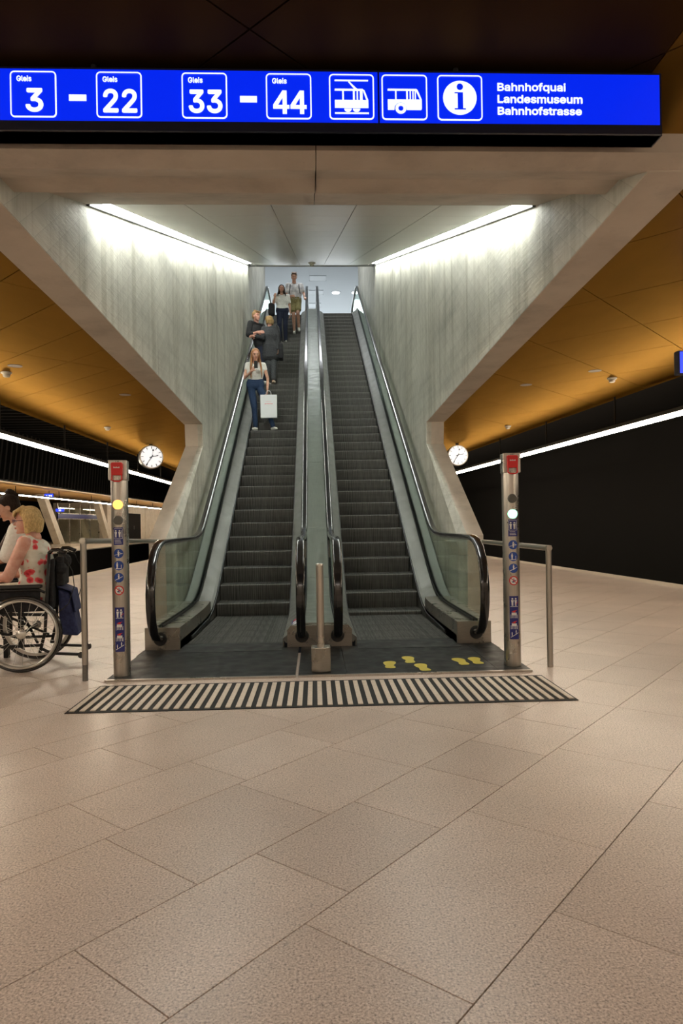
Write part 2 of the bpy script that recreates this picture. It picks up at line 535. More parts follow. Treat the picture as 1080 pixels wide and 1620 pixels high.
struct(MB().box(-12, -5.7, Y0, 75, -1.35, -1.25), 'floor_left_track', M['void'], 'black track bed beside the left platform edge')
struct(MB().box(3.2, 11.5, Y0, 75, -1.35, -1.25), 'floor_right_track', M['void'], 'black track bed beside the right platform edge')
struct(MB().box(-5.74, -5.7, Y0, 46, -1.25, -.02), 'trim_1', M['void'], 'dark side of the platform under the left edge')
struct(MB().prism([(RE(Y0), Y0), (RE(Y0) + .04, Y0), (RE(Y1) + .04, Y1), (RE(Y1), Y1)], 'z', -1.25, -.02), 'trim_2', M['void'], 'dark side of the platform under the right edge')
struct(MB().prism([(9.3, Y0), (9.5, Y0), (6.3, 75), (6.1, 75)], 'z', -1.25, 4.2), 'wall_right', M['void'], 'black tunnel wall behind the right track')
struct(MB().box(-26, 12, 75, 75.2, -1.3, 5), 'wall_back', M['void'], 'black tunnel end far behind the escalators')
struct(MB().box(-9, 9, Y0 - .2, Y0, -1.3, 3.4), 'wall_front', M['cream'], 'concrete wall behind the camera')
CR = struct(MB().box(RL(9) + .1, 12, Y0, 75, 3.55, 3.65), 'ceiling_right_track', M['void'], 'black tunnel ceiling above the right track')
CT = struct(MB().box(-12.0, -5.05, Y0, 75, 5.1, 5.2), 'ceiling_left_track', M['void'], 'black tunnel ceiling above the left track')
bm_ = MB().box(-11.8, -5.3, -.09, .09, -.20, .0).mesh('baffle', M['rib'])
for i in range(90): inst('baffle', bm_, CT, (0, 6 + i * .62, 5.095))
struct(MB().box(-12.0, -11.8, Y0, 75, 2.97, 5.1), 'trim_3', M['void'], 'black fascia above the far left platform')
rb_ = MB().prism([(-.07, 0), (.07, 0), (.62, 2.1), (.48, 2.1)], 'x', 0, .16).mesh('fascia_rib', M['rib'])
FA = bpy.data.objects['trim_3']
for i in range(120): inst('fascia_rib', rb_, FA, (-11.8, 8 + i * .42, 2.98))
# rails in the two track beds
for xx, nm in ((-8.1, 'left'), (7.6, 'right')):
    t = thing('railway_track', 'steel railway track lying in the dark bed to the %s of the platform' % nm, 'track', (xx, 20, -1.25))
    for s_ in (-.72, .72):
        MB().prism([(s_ - .06, 0), (s_ + .06, 0), (s_ + .02, .03), (s_ + .035, .13), (s_ - .035, .13), (s_ - .02, .03)], 'y', -23, 50).build('rail', M['rib'], t)

# ------------------------------------------------------------------ ochre ceiling panels
ZC = 3.12
ceil = MB().box(-5.05, -1.95, Y0, 60, ZC + .02, ZC + .25)
ceil.prism([(1.95, Y0), (RL(Y0) + .16, Y0), (RL(60) + .16, 60), (1.95, 60)][:2] + [(RL(12) + .16, 12), (RL(30) - .1, 30), (1.95, 30)], 'z', ZC + .02, ZC + .25)
ceil.box(-1.95, 1.95, Y0, 3.66, ZC + .02, ZC + .25)
CE = struct(ceil, 'ceiling', M['black'], 'ochre panelled ceiling above the platform')
A2 = radians(46); c2, s2 = cos(A2), sin(A2)


def panels(us, ws, clips, m, name='ceiling_panel'):
    for i in range(len(us) - 1):
        for j in range(len(ws) - 1):
            q = [(us[i] + .004, ws[j] + .004), (us[i + 1] - .004, ws[j] + .004), (us[i + 1] - .004, ws[j + 1] - .004), (us[i] + .004, ws[j + 1] - .004)]
            p = [(u * c2 - v * s2, u * s2 + v * c2) for u, v in q]
            for c in clips:
                p = clip(p, *c) if len(p) > 2 else p
            if len(p) > 2 and parea(p) > .004:
                MB().prism(p, 'z', ZC, ZC + .02).build(name, m, CE)


fr = lambda a, b, st: [a + st * i for i in range(int((b - a) / st) + 2)]
sideL = [(1, 0, -1.95), (-1, 0, 5.03), (0, -1, 4.0), (0, 1, 34)]
sideR = [(-1, 0, -1.95), (1, .0753, 4.885 + .0753 * 10.94 + .14), (0, -1, 4.0), (0, 1, 30)]
panels(fr(2.27 - .556 * 12, 26, .556), fr(1.3, 31, 2.2), sideL, M['orange'])
panels(fr(5.05 - 1.11 * 9, 27, 1.11), fr(-6.6, 20, 1.12), sideR, M['orange'])
panels(fr(-6, 4, 1.3), fr(-4.1, 5, 1.55), [(1, 0, 1.50), (-1, 0, 1.50), (0, 1, 3.66), (0, -1, 1.0)], M['dark_panel'])
for s in (-1, 1): panels(fr(-6, 6, 1.3), fr(-4.1, 5, 1.55), [(s, 0, 1.94), (-s, 0, -1.505), (0, 1, 3.66), (0, -1, .0)], M['orange'])
# rounded ochre edge of the ceiling
# smoke detectors, recessed ceiling rings


def detector(x, y, z, label, slope=0):
    t = thing('smoke_detector', label, 'smoke detector', (x, y, z), 0)
    t.rotation_euler = (slope, 0, 0)
    MB().lathe([(.060, -.018), (.066, -.014), (.066, 0)]).build('base', M['smoke'], t, auto=True)
    MB().lathe([(.028, -.062), (.036, -.058), (.044, -.045), (.044, -.036), (.030, -.034), (.030, -.028), (.052, -.026), (.052, -.018)]).build('sensor', M['smoke'], t, auto=True)
    return t


detector(-3.92, 8.85, ZC, 'small round smoke detector on the ochre ceiling at the left picture edge')
detector(-4.127, 13.79, ZC, 'small smoke detector on the ochre ceiling between left edge and left clock')
detector(4.19, 9.47, ZC, 'small round smoke detector on the ochre ceiling nearest the right picture edge')
detector(4.055, 14.19, ZC, 'small smoke detector on the ochre ceiling above the right clock')
for (x, y, lab) in ((-3.66, 8.5, 'recessed ceiling ring beside the left smoke detector'), (3.75, 9.0, 'recessed ceiling ring beside the right smoke detector'),
                    (-2.85, 10.4, 'recessed ceiling ring left of the concrete shaft'), (3.1, 9.9, 'recessed ceiling ring right of the concrete shaft')):
    t = thing('ceiling_spot', lab, 'ceiling spot', (x, y, ZC))
    MB().lathe([(.075, -.004), (.085, -.004), (.085, .0), (.075, .0)], caps=False).build('ring', M['ring'], t)
    MB().lathe([(.074, -.002), (.074, .0)]).build('lens', M['ring'], t)


# ------------------------------------------------------------------ light lines over both platform edges
def light_line(label, xf, ya, yb, rods, zc, e=.028):
    t = thing('linear_pendant_light', label, 'ceiling light', (0, 0, 0))
    seg = 2.7; y = ya
    while y < yb:
        y2 = y + seg - .004
        a, b = xf(y), xf(y2)

        def quad(w0, w1, z0, z1):
            return MB().add([(a + w0, y, z0), (a + w1, y, z0), (b + w1, y2, z0), (b + w0, y2, z0), (a + w0, y, z1), (a + w1, y, z1), (b + w1, y2, z1), (b + w0, y2, z1)],
                            [(0, 3, 2, 1), (4, 5, 6, 7), (0, 1, 5, 4), (1, 2, 6, 5), (2, 3, 7, 6), (3, 0, 4, 7)])
        quad(-e, e, 2.60 - 2 * e, 2.60).build('diffuser', M['line_emit'], t)
        quad(-.026, .026, 2.601, 2.66).build('housing', M['black'], t)
        y = y2 + .004
    for ry in rods:
        MB().cyl((xf(ry), ry, 2.66), (xf(ry), ry, zc), .016, n=10).build('rod', M['black'], t)
    return t


light_line('long white light line hanging over the left platform edge', lambda y: -4.86, -3.7, 42, [13.48 + 2.75 * i for i in range(-3, 8)], ZC)
light_line('long white light line hanging over the right platform edge', RL, -3.7, 30, [10.94 + 2.7 * i for i in range(-3, 6)], ZC)
light_line('thin white light line over the far platform beyond the left track', lambda y: -12.9, 10, 74, [20 + 5 * i for i in range(8)], 2.97, .02)

# ------------------------------------------------------------------ concrete shaft (box round the escalators)
SL = tan(radians(19.0)) * 0 + .3444
cz = lambda y: 3.40 + SL * (y - 4.86)             # sloping shaft ceiling


def shaft_wall(s, name, label):
    prof = [(3.24, 2.805), (9.76, 2.575), (9.80, 2.26), (7.56, .975), (7.60, 0), (23.5, 0), (23.5, 11.6), (17.7, 11.6), (17.7, cz(17.7) + .35), (4.86, 3.95), (3.7, 3.95), (3.7, 2.98), (3.24, 2.90)]
    inner = list(prof); inner[3] = (7.80, .975); inner[4] = (7.72, 0)
    mb = MB(); n = len(prof)
    ring = lambda x, p: [(s * x, a, b) for a, b in p]
    vs = ring(1.6, inner) + ring(1.67, prof) + ring(1.85, prof)
    fs = [tuple(range(n)), tuple(range(2 * n, 3 * n))[::-1]]
    for r in (0, 1):
        fs += [(r * n + i, r * n + (i + 1) % n, (r + 1) * n + (i + 1) % n, (r + 1) * n + i) for i in range(n)]
    mb.add(vs, fs)
    o = struct(mb, name, M['wall_concrete'], label)
    o.data.materials.append(M['soffit_concrete'])
    for p in o.data.polygons:
        c = p.center
        if abs(c.x) > 1.7 and p.normal.y < -.3 and c.z < 2.6: p.material_index = 1  # shade of the front ends put in as the darker soffit concrete
    return o


# the inner (1.67) ring only differs at the lowest two corners, giving the widening bevel
WL = shaft_wall(-1, 'wall_left', 'board marked concrete side wall left of the escalators')
WR = shaft_wall(1, 'wall_right_shaft', 'board marked concrete side wall right of the escalators')
# cross beam over the mouth of the shaft, split in two pours at x=.04
for nm, xa, xb in (('trim_4', -1.86, .0), ('trim_5', .004, 1.86)):
    struct(MB().prism([(3.08, 2.813), (3.235, 2.806), (4.86, 3.40), (4.86, 3.95), (3.7, 3.95), (3.7, 2.92), (3.08, 2.90)], 'x', xa, xb), nm, M['soffit_concrete'],
           'concrete cross beam over the escalator mouth, %s half' % ('left' if xa < -1 else 'right'))
# warm soffit skins of the side beams (the same pour as the cross beam)
for s, nm in ((-1, 'trim_6'), (1, 'trim_7')):
    x0, x1 = sorted((s * 1.603, s * 1.86))
    struct(MB().prism([(3.225, 2.802), (9.77, 2.570), (9.77, 2.60), (3.225, 2.83)], 'x', x0, x1), nm, M['soffit_concrete'], 'pale soffit under the %s concrete side beam' % ('left' if s < 0 else 'right'))
# sloping ceiling of white metal panels
SC = struct(MB().prism([(4.86, cz(4.86) + .03), (17.6, cz(17.6) + .03), (17.6, cz(17.6) + .25), (4.86, cz(4.86) + .25)], 'x', -1.43, 1.43), 'ceiling_shaft', M['black'], 'sloping white metal ceiling over the escalators')
xs = [-1.43, -.915, -.305, .305, .915, 1.43]
ang = atan2(SL, 1); L = (17.6 - 4.87) / cos(ang); NR = 17
for i in range(5):
    me = MB().box(xs[i] + .003, xs[i + 1] - .003, .003, L / NR - .003, 0, .02).mesh('panel', M['white_panel'])
    for j in range(NR):
        d = 4.87 + (17.6 - 4.87) * j / NR
        o = inst('panel', me, SC, (0, d, cz(d)), (ang, 0, 0))
struct(MB().prism([(17.6, cz(17.6) + .0), (17.7, cz(17.6)), (17.7, 11.6), (17.6, 11.6)], 'x', -1.6, 1.6), 'wall_above_shaft', M['white_panel'], 'upstand at the top end of the sloping ceiling')
d = thing('smoke_detector', 'smoke detector in the middle of the white sloping ceiling', 'smoke detector', (-.0, 15.6, cz(15.6)))
d.rotation_euler = (ang, 0, 0)
MB().lathe([(.075, -.03), (.085, -.02), (.085, 0)]).build('base', M['smoke'], d, auto=True)
MB().lathe([(.03, -.09), (.045, -.08), (.045, -.05), (.06, -.045), (.06, -.03)]).build('sensor', M['smoke'], d, auto=True)
# wall washers: separate tubes in a slot along each wall
for s in (-1, 1):
    t = thing('wall_washer_light', 'row of white tubes in the slot along the %s edge of the shaft ceiling' % ('left' if s < 0 else 'right'), 'ceiling light')
    y = 4.95
    while y < 17.2:
        y2 = min(y + 1.02, 17.55)
        zz = .03
        a = (s * 1.44, s * 1.555)
        x0, x1 = min(a), max(a)
        MB().add([(x0, y, cz(y) + zz), (x1, y, cz(y) + zz), (x1, y2, cz(y2) + zz), (x0, y2, cz(y2) + zz),
                  (x0, y, cz(y) + zz + .02), (x1, y, cz(y) + zz + .02), (x1, y2, cz(y2) + zz + .02), (x0, y2, cz(y2) + zz + .02)],
                 [(0, 3, 2, 1), (4, 5, 6, 7), (0, 1, 5, 4), (1, 2, 6, 5), (2, 3, 7, 6), (3, 0, 4, 7)]).build('tube', M['wash_emit'], t)
        y = y2 + .21
    MB().prism([(4.87, cz(4.87) + .12), (17.6, cz(17.6) + .12), (17.6, cz(17.6) + .14), (4.87, cz(4.87) + .14)], 'x', *sorted((s * 1.43, s * 1.6))).build('slot', M['hall_white'], t)
    MB().prism([(4.87, cz(4.87) - .01), (17.6, cz(17.6) - .01), (17.6, cz(17.6) + .05), (4.87, cz(4.87) + .05)], 'x', *sorted((s * 1.575, s * 1.6))).build('rim', M['black'], t)

# ------------------------------------------------------------------ upper hall
ZT = 7.86
struct(MB().box(-8, 8, 23.5, 52, ZT - .3, ZT), 'floor_upper', M['hall_floor'], 'upper hall floor at the top of the escalators')
UC = struct(MB().box(-8, 8, 17.7, 52, 11.6, 11.8), 'ceiling_upper', M['hall_white'], 'pale ceiling of the hall at the top of the escalators')
struct(MB().box(-8, 8, 52, 52.2, ZT, 11.7), 'wall_upper', M['hall_white'], 'pale back wall of the upper hall')
for x, y, lb in ((1.09, 30.9, 'right of the central handrails'), (1.98, 30.9, 'seen through the right newel glass'), (.86, 35.0, 'just above the right escalator top')):
    t = thing('downlight', 'round white downlight in the hall ceiling, ' + lb, 'ceiling light', (x, y, 11.6))
    MB().lathe([(.20, -.02), (.22, -.01), (.22, 0)]).build('rim', M['hall_white'], t, auto=True)
    MB().lathe([(.17, -.026), (.17, -.02)]).build('lens', M['down_emit'], t)
for i, y in enumerate((29.1, 30.9, 32.7)):
    t = thing('light_panel', ('nearest', 'middle', 'farthest')[i] + ' of three pale rectangular panels in the hall ceiling', 'ceiling light', (.27 - .1 * i, y, 11.6))
    MB().box(-.34, .34, -.28, .28, -.02, 0).build('panel', M['panel_emit'], t)
    MB().box(-.36, .36, -.30, -.28, -.025, 0).box(-.36, .36, .28, .30, -.025, 0).build('frame', M['hall_white'], t)

# ------------------------------------------------------------------ escalators
D0, Z0, T30 = 10.36, 1.255, tan(radians(30))


def nose(y):
    return Z0 + (y - D0) * T30


def bl(y, r=.05):          # smooth base line: flat, incline, flat
    a = nose(y)
    lo = .012
    k = .10
    a = lo + k * math.log(1 + math.exp(min(60, (a - lo) / k))) if (a - lo) / k < 50 else a
    hi = ZT
    b = hi - a
    return hi - (k * math.log(1 + math.exp(min(60, b / k))) if b / k < 50 else b)


YS = [6.25] + [7.3 + .1 * i for i in range(17)] + [9.4 + 1.2 * i for i in range(10)] + [20.8 + .15 * i for i in range(12)] + [23.2]


def sweep(cross, ys, off=0.0, zf=bl):
    mb = MB(); n = len(cross)
    vs = [(x, y, zf(y) + z) for y in ys for x, z in cross]
    fs = []
    for i in range(len(ys) - 1):
        fs += [(i * n + k, i * n + (k + 1) % n, (i + 1) * n + (k + 1) % n, (i + 1) * n + k) for k in range(n)]
    fs += [tuple(range(n))[::-1], tuple((len(ys) - 1) * n + k for k in range(n))]
    return mb.add(vs, fs)


def rect(x0, x1, z0, z1):
    x0, x1 = min(x0, x1), max(x0, x1); return [(x0, z0), (x1, z0), (x1, z1), (x0, z1)]


# handrail centre path (y, z)
HP = [(6.34, .125), (6.20, .112), (6.08, .135), (5.98, .20), (5.915, .30), (5.88, .42), (5.875, .55), (5.90, .68), (5.96, .80), (6.05, .895), (6.17, .955), (6.32, .985)]
HP += [(6.6, .99), (7.0, .99), (7.5, .99)]
HP += [(y, max(.99, 0) if False else .99 + max(0, 0)) for y in (7.8,)]
hz = lambda y: max(.99, 0) and (.99 - .862 + .862)
for i in range(14):
    y = 7.95 + .1 * i
    a = nose(y) + .845; k = .09
    HP.append((y, .99 + k * math.log(1 + math.exp((a - .99) / k))))
for i in range(1, 11): HP.append((9.25 + 1.15 * i, nose(9.25 + 1.15 * i) + .845))
zt = ZT + .99
for i in range(12):
    y = 21.0 + .14 * i
    a = nose(y) + .845; k = .09
    HP.append((y, zt - k * math.log(1 + math.exp((zt - a) / k))))
HP += [(23.2, zt), (24.0, zt), (24.3, zt - .01), (24.5, zt - .06), (24.62, zt - .15), (24.7, zt - .3), (24.72, zt - .45), (24.68, zt - .62), (24.58, zt - .76), (24.45, zt - .84)]


def ysweep(path, cross, x):
    mb = MB(); n = len(cross); vs = []
    for i, p in enumerate(path):
        a = path[max(i - 1, 0)]; b = path[min(i + 1, len(path) - 1)]
        ty, tz = b[0] - a[0], b[1] - a[1]; l = sqrt(ty * ty + tz * tz); ty /= l; tz /= l
        vs += [(x + c[0], p[0] - tz * c[1], p[1] + ty * c[1]) for c in cross]
    fs = []
    for i in range(len(path) - 1):
        fs += [(i * n + k, i * n + (k + 1) % n, (i + 1) * n + (k + 1) % n, (i + 1) * n + k) for k in range(n)]
    fs += [tuple(range(n))[::-1], tuple((len(path) - 1) * n + k for k in range(n))]
    return mb.add(vs, fs)


rail_sec = [(.040 * (abs(cos(t)) ** .6) * (1 if cos(t) > 0 else -1), .019 * (abs(sin(t)) ** .6) * (1 if sin(t) > 0 else -1)) for t in [2 * pi * i / 16 + .01 for i in range(16)]]
guide_sec = [(-.026, -.030), (.026, -.030), (.030, -.012), (-.030, -.012)]

# step mesh: ribbed tread and riser
P = [(.035, -.215), (.014, -.13), (.002, -.05), (.0, -.014), (.006, -.003), (.02, 0), (.20, 0), (.395, 0)]
NRM = []
for i in range(len(P)):
    a = P[max(i - 1, 0)]; b = P[min(i + 1, len(P) - 1)]
    t = Vector((b[0] - a[0], b[1] - a[1])).normalized(); NRM.append((-t[1], t[0]))
RIBS = 76; WS = .455
xsr = []
pitch = 2 * WS / RIBS
for i in range(RIBS):
    x = -WS + i * pitch
    xsr += [(x, -.007), (x + pitch * .45, -.007), (x + pitch * .5, 0), (x + pitch * .95, 0)]
xsr.append((WS, -.007))
sm = MB()
vs = []
for (py, pz), (ny, nz) in zip(P, NRM):
    for x, o in xsr: vs.append((x, py + ny * o * (-1 if False else 1), pz + nz * o))
nx = len(xsr)
fs = [(j * nx + i, j * nx + i + 1, (j + 1) * nx + i + 1, (j + 1) * nx + i) for j in range(len(P) - 1) for i in range(nx - 1)]
sm.add(vs, fs)
sm.box(-WS, WS, .045, .395, -.20, -.012)
STEP = sm.mesh('step', M['step'], fix=False)
# normals of ribs face outwards by construction

FOOT = [(.0, -.125), (.028, -.122), (.038, -.095), (.034, -.06), (.026, -.03), (.03, .0), (.043, .04), (.05, .08), (.044, .12), (.02, .14), (-.008, .138), (-.03, .118), (-.042, .08), (-.038, .03), (-.028, -.02), (-.034, -.06), (-.036, -.095), (-.025, -.12)]


def escalator(xc, phase, label):
    t = thing('escalator', label, 'escalator', (xc, 0, 0))
    k = -6 + phase
    for n_ in range(-6, 34):
        n = n_ + phase
        y, z = D0 + .3464 * n, Z0 + .2 * n
        if z < .012 or z > ZT: continue
        inst('step', STEP, t, (0, y, z))
    ylow = D0 + .3464 * (math.ceil((.012 - Z0) / .2 - phase) + phase)
    for j in range(1, 7):
        if ylow - .4 * j > 6.14: inst('step', STEP, t, (0, ylow - .4 * j, .010))
    yhi = D0 + .3464 * (math.floor((ZT - Z0) / .2 - phase) + phase)
    for j in range(1, 4): inst('step', STEP, t, (0, yhi + .3464 + .4 * (j - 1), ZT))
    side = 1 if xc > 0 else -1
    for s in (-1, 1):
        outer = (s == side)
        xe = s * .462; xg = s * .638
        sweep(rect(xe, xe + s * .012, -.28, .075), YS).build('skirt', M['skirt_steel'], t, auto=True)
        sweep(rect(xe - s * .012, xe + s * .004, .028, .050), YS[1:-2]).build('brush_strip', M['black'], t)
        sweep([(xe, .075), (xe + s * .03, .098), (xg - s * .022, .175), (xg - s * .022, .10), (xe + s * .03, .03)], YS).build('inner_deck', M['deck_steel'], t)
        sweep(rect(xg - s * .022, xg - s * .012, .13, .222), YS).build('gasket', M['black'], t)
        sweep(rect(xg + s * .012, xg + s * .022, .13, .222), YS).build('gasket', M['black'], t)
        # newel block: steel box at the foot
        if outer:
            o = sweep(rect(xe + s * .0, s * .775, -.012, .200), [6.22, 7.3, 7.7, 7.9, 8.05]).build('newel_plinth', M['plinth'], t)
            sweep(rect(xg + s * .024, s * .7745, .12, .196), YS[1:]).build('outer_deck', M['deck_steel'], t)
        # handrail with guide
        ysweep(HP, rail_sec, xg).build('handrail', M['rubber'], t, smooth=True)
        ysweep(HP[1:-1], guide_sec, xg).build('handrail_guide', M['deck_steel'], t, auto=True)
        MB().lathe([(.055, -.03), (.062, -.015), (.062, .02)], (xg, 6.23, .112), 20, 'y').build('handrail_inlet', M['black'], t, auto=True)
        # glass panels following deck and handrail
        cuts = [0, 7.4, 9.0, 10.7, 12.4, 14.1, 15.8, 17.5, 19.2, 20.9, 22.6, 99]
        for a_, b_ in zip(cuts, cuts[1:]):
            top = [p for p in HP if a_ < p[0] < b_ or (a_ == 0 and p[0] < 7.0) or (b_ == 99 and p[0] > 24)]
            hzf = lambda y: next(q[1] + (r_[1] - q[1]) * (y - q[0]) / (r_[0] - q[0]) for q, r_ in zip(HP[7:-7], HP[8:-6]) if q[0] <= y <= r_[0])
            if a_ == 0:
                low = [(6.30, .19), (7.4 - .004, bl(7.4) + .19)]
                tp = [p for p in HP[1:] if p[0] < 7.4][::1]
                tp = [(min(max(p[0], 5.89), 7.39), p[1] - .0) for p in tp]
                poly = low + [(7.396, hzf(7.396) - .015)] + [(p[0] + .01, p[1] - .01) for p in tp[::-1]]
                poly = [low[0], low[1]] + poly[2:]
            elif b_ == 99:
                poly = [(22.604, bl(22.6) + .19), (24.4, ZT + .2)] + [(p[0] - .01, p[1]) for p in HP[::-1] if p[0] > 23.9] + [(22.604, hzf(22.604) - .015)]
            else:
                yl = [a_ + .004] + [y for y in YS if a_ < y < b_] + [b_ - .004]
                yt = [a_ + .004] + [p[0] for p in HP[12:-7] if a_ < p[0] < b_] + [b_ - .004]
                poly = [(y, bl(y) + .17) for y in yl] + [(y, hzf(y) - .015) for y in yt[::-1]]
            MB().prism(poly, 'x', xg - .005, xg + .005).build('glass_panel', M['glass'], t)
    # foot of the escalator: comb plate and floor plates (local x)
    inn = -side
    comb = MB()
    comb.box(-.46, .46, 6.05, 6.46, -.02, .016)
    for i in range(76): comb.box(-.455 + i * pitch + pitch * .1, -.455 + i * pitch + pitch * .4, 6.46, 6.53, 0, .014)
    comb.build('comb_plate', M['comb'], t)
    xin, xout = inn * .61, side * .53
    a, b = sorted((xin, xout))
    MB().box(a + .002, b - .002, 5.06, 6.046, .0, .014).build('floor_plate', M['plate'], t)
    a, b = sorted((xout, side * .775))
    MB().box(a + .002, b, 5.06, 6.215, .0, .013).build('floor_plate', M['plate'], t)
    a, b = sorted((xin, side * .775))
    MB().box(a, b, 5.03, 5.057, .0, .015).build('edge_trim', M['steel'], t)
    a, b = sorted((xin, -side * .46))
    MB().box(a, b, 6.05, 6.215, .0, .013).build('floor_plate', M['plate'], t)
    a, b = sorted((side * .46, side * .53))
    MB().box(a, b, 6.05, 6.215, .0, .013).build('floor_plate', M['plate'], t)
    # brush/step light block beside the comb
    for s in (-1, 1):
        MB().prism([(6.75, .02), (7.9, .03), (7.9, .075), (6.75, .05)], 'x', *sorted((s * .445, s * .461))).build('comb_guard', M['black'], t)
    MB().box(-.46, .46, 23.0, 23.5, ZT - .02, ZT + .004).build('comb_plate', M['comb'], t)
    return t


EL = escalator(-.80, -.45, 'left escalator, moving down with five people on it')
ER = escalator(.80, 0, 'right escalator, empty, with yellow footprints on its floor plate')
# yellow footprints on the right floor plate: pixel-read places
for (x, y, rz, fl) in ((.54, 5.34, -.05, 1), (.72, 5.52, -.05, -1), (.78, 5.22, .10, 1), (1.04 + .08, 5.40, .05, -1), (1.24, 5.42, .0, 1)):
    mb = MB().prism([(fl * p[0] * 1.12, p[1] * 1.0) for p in FOOT], 'z', 0, .0012)
    o = mb.build('footprint', M['yellow'], ER, loc=(x - .80, y, .0142)); o.rotation_euler = (0, 0, rz + radians(35) * fl * 0)
tag(ER.children[-1], None)
# deck stickers
for s, xe, E_ in ((1, 1.30, ER), (-1, -.42, EL)):
    y0, y1 = 6.62, 7.05
    mb = MB()
    x0, x1 = (s * 0 + (.52 if s == 1 else .52), .60)
    f = lambda y, x: bl(y) + .098 + (x - .492) * .62 + .004
    mb.add([(x0, y0, f(y0, x0)), (x1, y0, f(y0, x1)), (x1, y1, f(y1, x1)), (x0, y1, f(y1, x0))], [(0, 1, 2, 3)])
    o = mb.build('warning_sticker', M['st_navy'], E_)
    for j in range(3):
        ya = y0 + .03 + j * .14
        MB().add([(x0 + .012, ya, f(ya, x0 + .012) + .001), (x1 - .012, ya, f(ya, x1 - .012) + .001), (x1 - .03, ya + .09, f(ya + .09, x1 - .03) + .001), (x0 + .02, ya + .09, f(ya + .09, x0 + .02) + .001)], [(0, 1, 2, 3)]).build('pictogram', M['st_white' if j < 2 else 'st_red'], o)

# centre deck between the escalators
cdk = thing('centre_deck', 'grey green metal deck rising between the two escalators', 'escalator deck', (0, 6.2, 0))
cuts = [6.30, 7.55, 8.6, 9.7, 11.6, 13.5, 15.4, 17.3, 19.2, 21.1, 23.2]
for a_, b_ in zip(cuts, cuts[1:]):
    yl = [a_ + .002] + [y for y in YS if a_ < y < b_] + [b_ - .002]
    mb = sweep([(-.136, .17), (.136, .17), (.136, .205), (-.136, .205)], yl)
    mb.v = [(x, y - 6.2, z) for x, y, z in mb.v]
    mb.build('deck_panel', M['centre_deck'], cdk)
mb = MB().prism([(-.295, .013), (.295, .013), (.295, .165), (.262, .205), (-.262, .205), (-.295, .165)], 'y', .02, .10)
mb.build('newel_plinth', M['plinth'], cdk)
MB().box(-.168, .188, -1.14, .015, 0, .0135).build('floor_plate', M['plate'], cdk)
MB().box(-.168, .188, -1.17, -1.143, 0, .0145).build('edge_trim', M['steel'], cdk)
# centre bollard: stone foot + steel post
cb = thing('steel_bollard', 'short steel post on a square stone foot between the two escalators', 'bollard', (.002, 5.18, .0136))
o = MB().prism([(-.073, -.045), (.0, -.075), (.073, -.045), (.073, .075), (-.073, .075)], 'z', 0, .185).build('stone_foot', M['plinth'], cb); bevel(o, .006)
o = MB().cyl((0, .0, .185), (0, .0, .80), .029, n=20).build('post', M['steel'], cb, auto=True)
MB().lathe([(.029, .80), (.027, .812), (.015, .818)]).build('cap', M['steel'], cb, auto=True)

# ------------------------------------------------------------------ tactile strip
ts = thing('tactile_strip', 'black tactile strip with pale raised bars in front of the escalators', 'tactile paving', (0, 4.55, 0))
MB().box(-1.565, 1.60, 4.205 - 4.55, 4.905 - 4.55, 0, .004).build('base', M['strip_dark'], ts)
bme = bmesh.new
barm = MB().prism([(-.0155, -.315), (.0155, -.315), (.0155, .315), (-.0155, .315)], 'z', .004, .009).mesh('bar', M['strip_light'])
NBAR = 50
for i in range(NBAR):
    x = -1.565 + (i + .5) * (3.165 / NBAR)
    inst('bar', barm, ts, (x, 0, 0))


# ------------------------------------------------------------------ totems
def patch(mb, pts, rad, off, zc=0):   # 2-D polygon (s,z) wrapped on the pole front (towards -y)
    lo = min(p[0] for p in pts); hi = max(p[0] for p in pts); k = math.floor(lo / .008)
    while k * .008 < hi - 1e-6:
        q = clip(clip(pts, -1, 0, -k * .008), 1, 0, (k + 1) * .008) if hi - lo > .006 else pts
        if len(q) > 2 and parea(q) > 1e-8:
            mb.add([(sin(s / rad) * (rad + off), -cos(s / rad) * (rad + off), z) for s, z in q], [tuple(range(len(q)))])
        if hi - lo <= .006: break
        k += 1
    return mb


def pdisc(mb, s, z, r, rad, off, n=20):
    return patch(mb, [(s + r * cos(2 * pi * i / n), z + r * sin(2 * pi * i / n)) for i in range(n)], rad, off)


def prect(mb, s0, s1, z0, z1, rad, off):
    n = 6
    for i in range(n):
        a = s0 + (s1 - s0) * i / n; b = s0 + (s1 - s0) * (i + 1) / n
        patch(mb, [(a, z0), (b, z0), (b, z1), (a, z1)], rad, off)
    return mb


def pline(mb, a, b, w_, rad, off):
    d = Vector((b[0] - a[0], b[1] - a[1])).normalized() * w_ / 2; n = (-d[1], d[0])
    return patch(mb, [(a[0] + n[0], a[1] + n[1]), (a[0] - n[0], a[1] - n[1]), (b[0] - n[0], b[1] - n[1]), (b[0] + n[0], b[1] + n[1])], rad, off)


def man(mb, s, z, h, rad, off, arms=True):
    pdisc(mb, s, z + h * .88, h * .11, rad, off, 10)
    patch(mb, [(s - .16 * h, z + .72 * h), (s + .16 * h, z + .72 * h), (s + .10 * h, z + .38 * h), (s + .09 * h, z), (s + .02 * h, z), (s, z + .34 * h), (s - .02 * h, z), (s - .09 * h, z), (s - .10 * h, z + .38 * h)], rad, off)
    return mb


try:
    import os
    FONT = bpy.data.fonts.load(os.path.join(bpy.utils.resource_path('LOCAL'), 'datafiles', 'fonts', 'Inter.woff2'))
except Exception:
    FONT = None


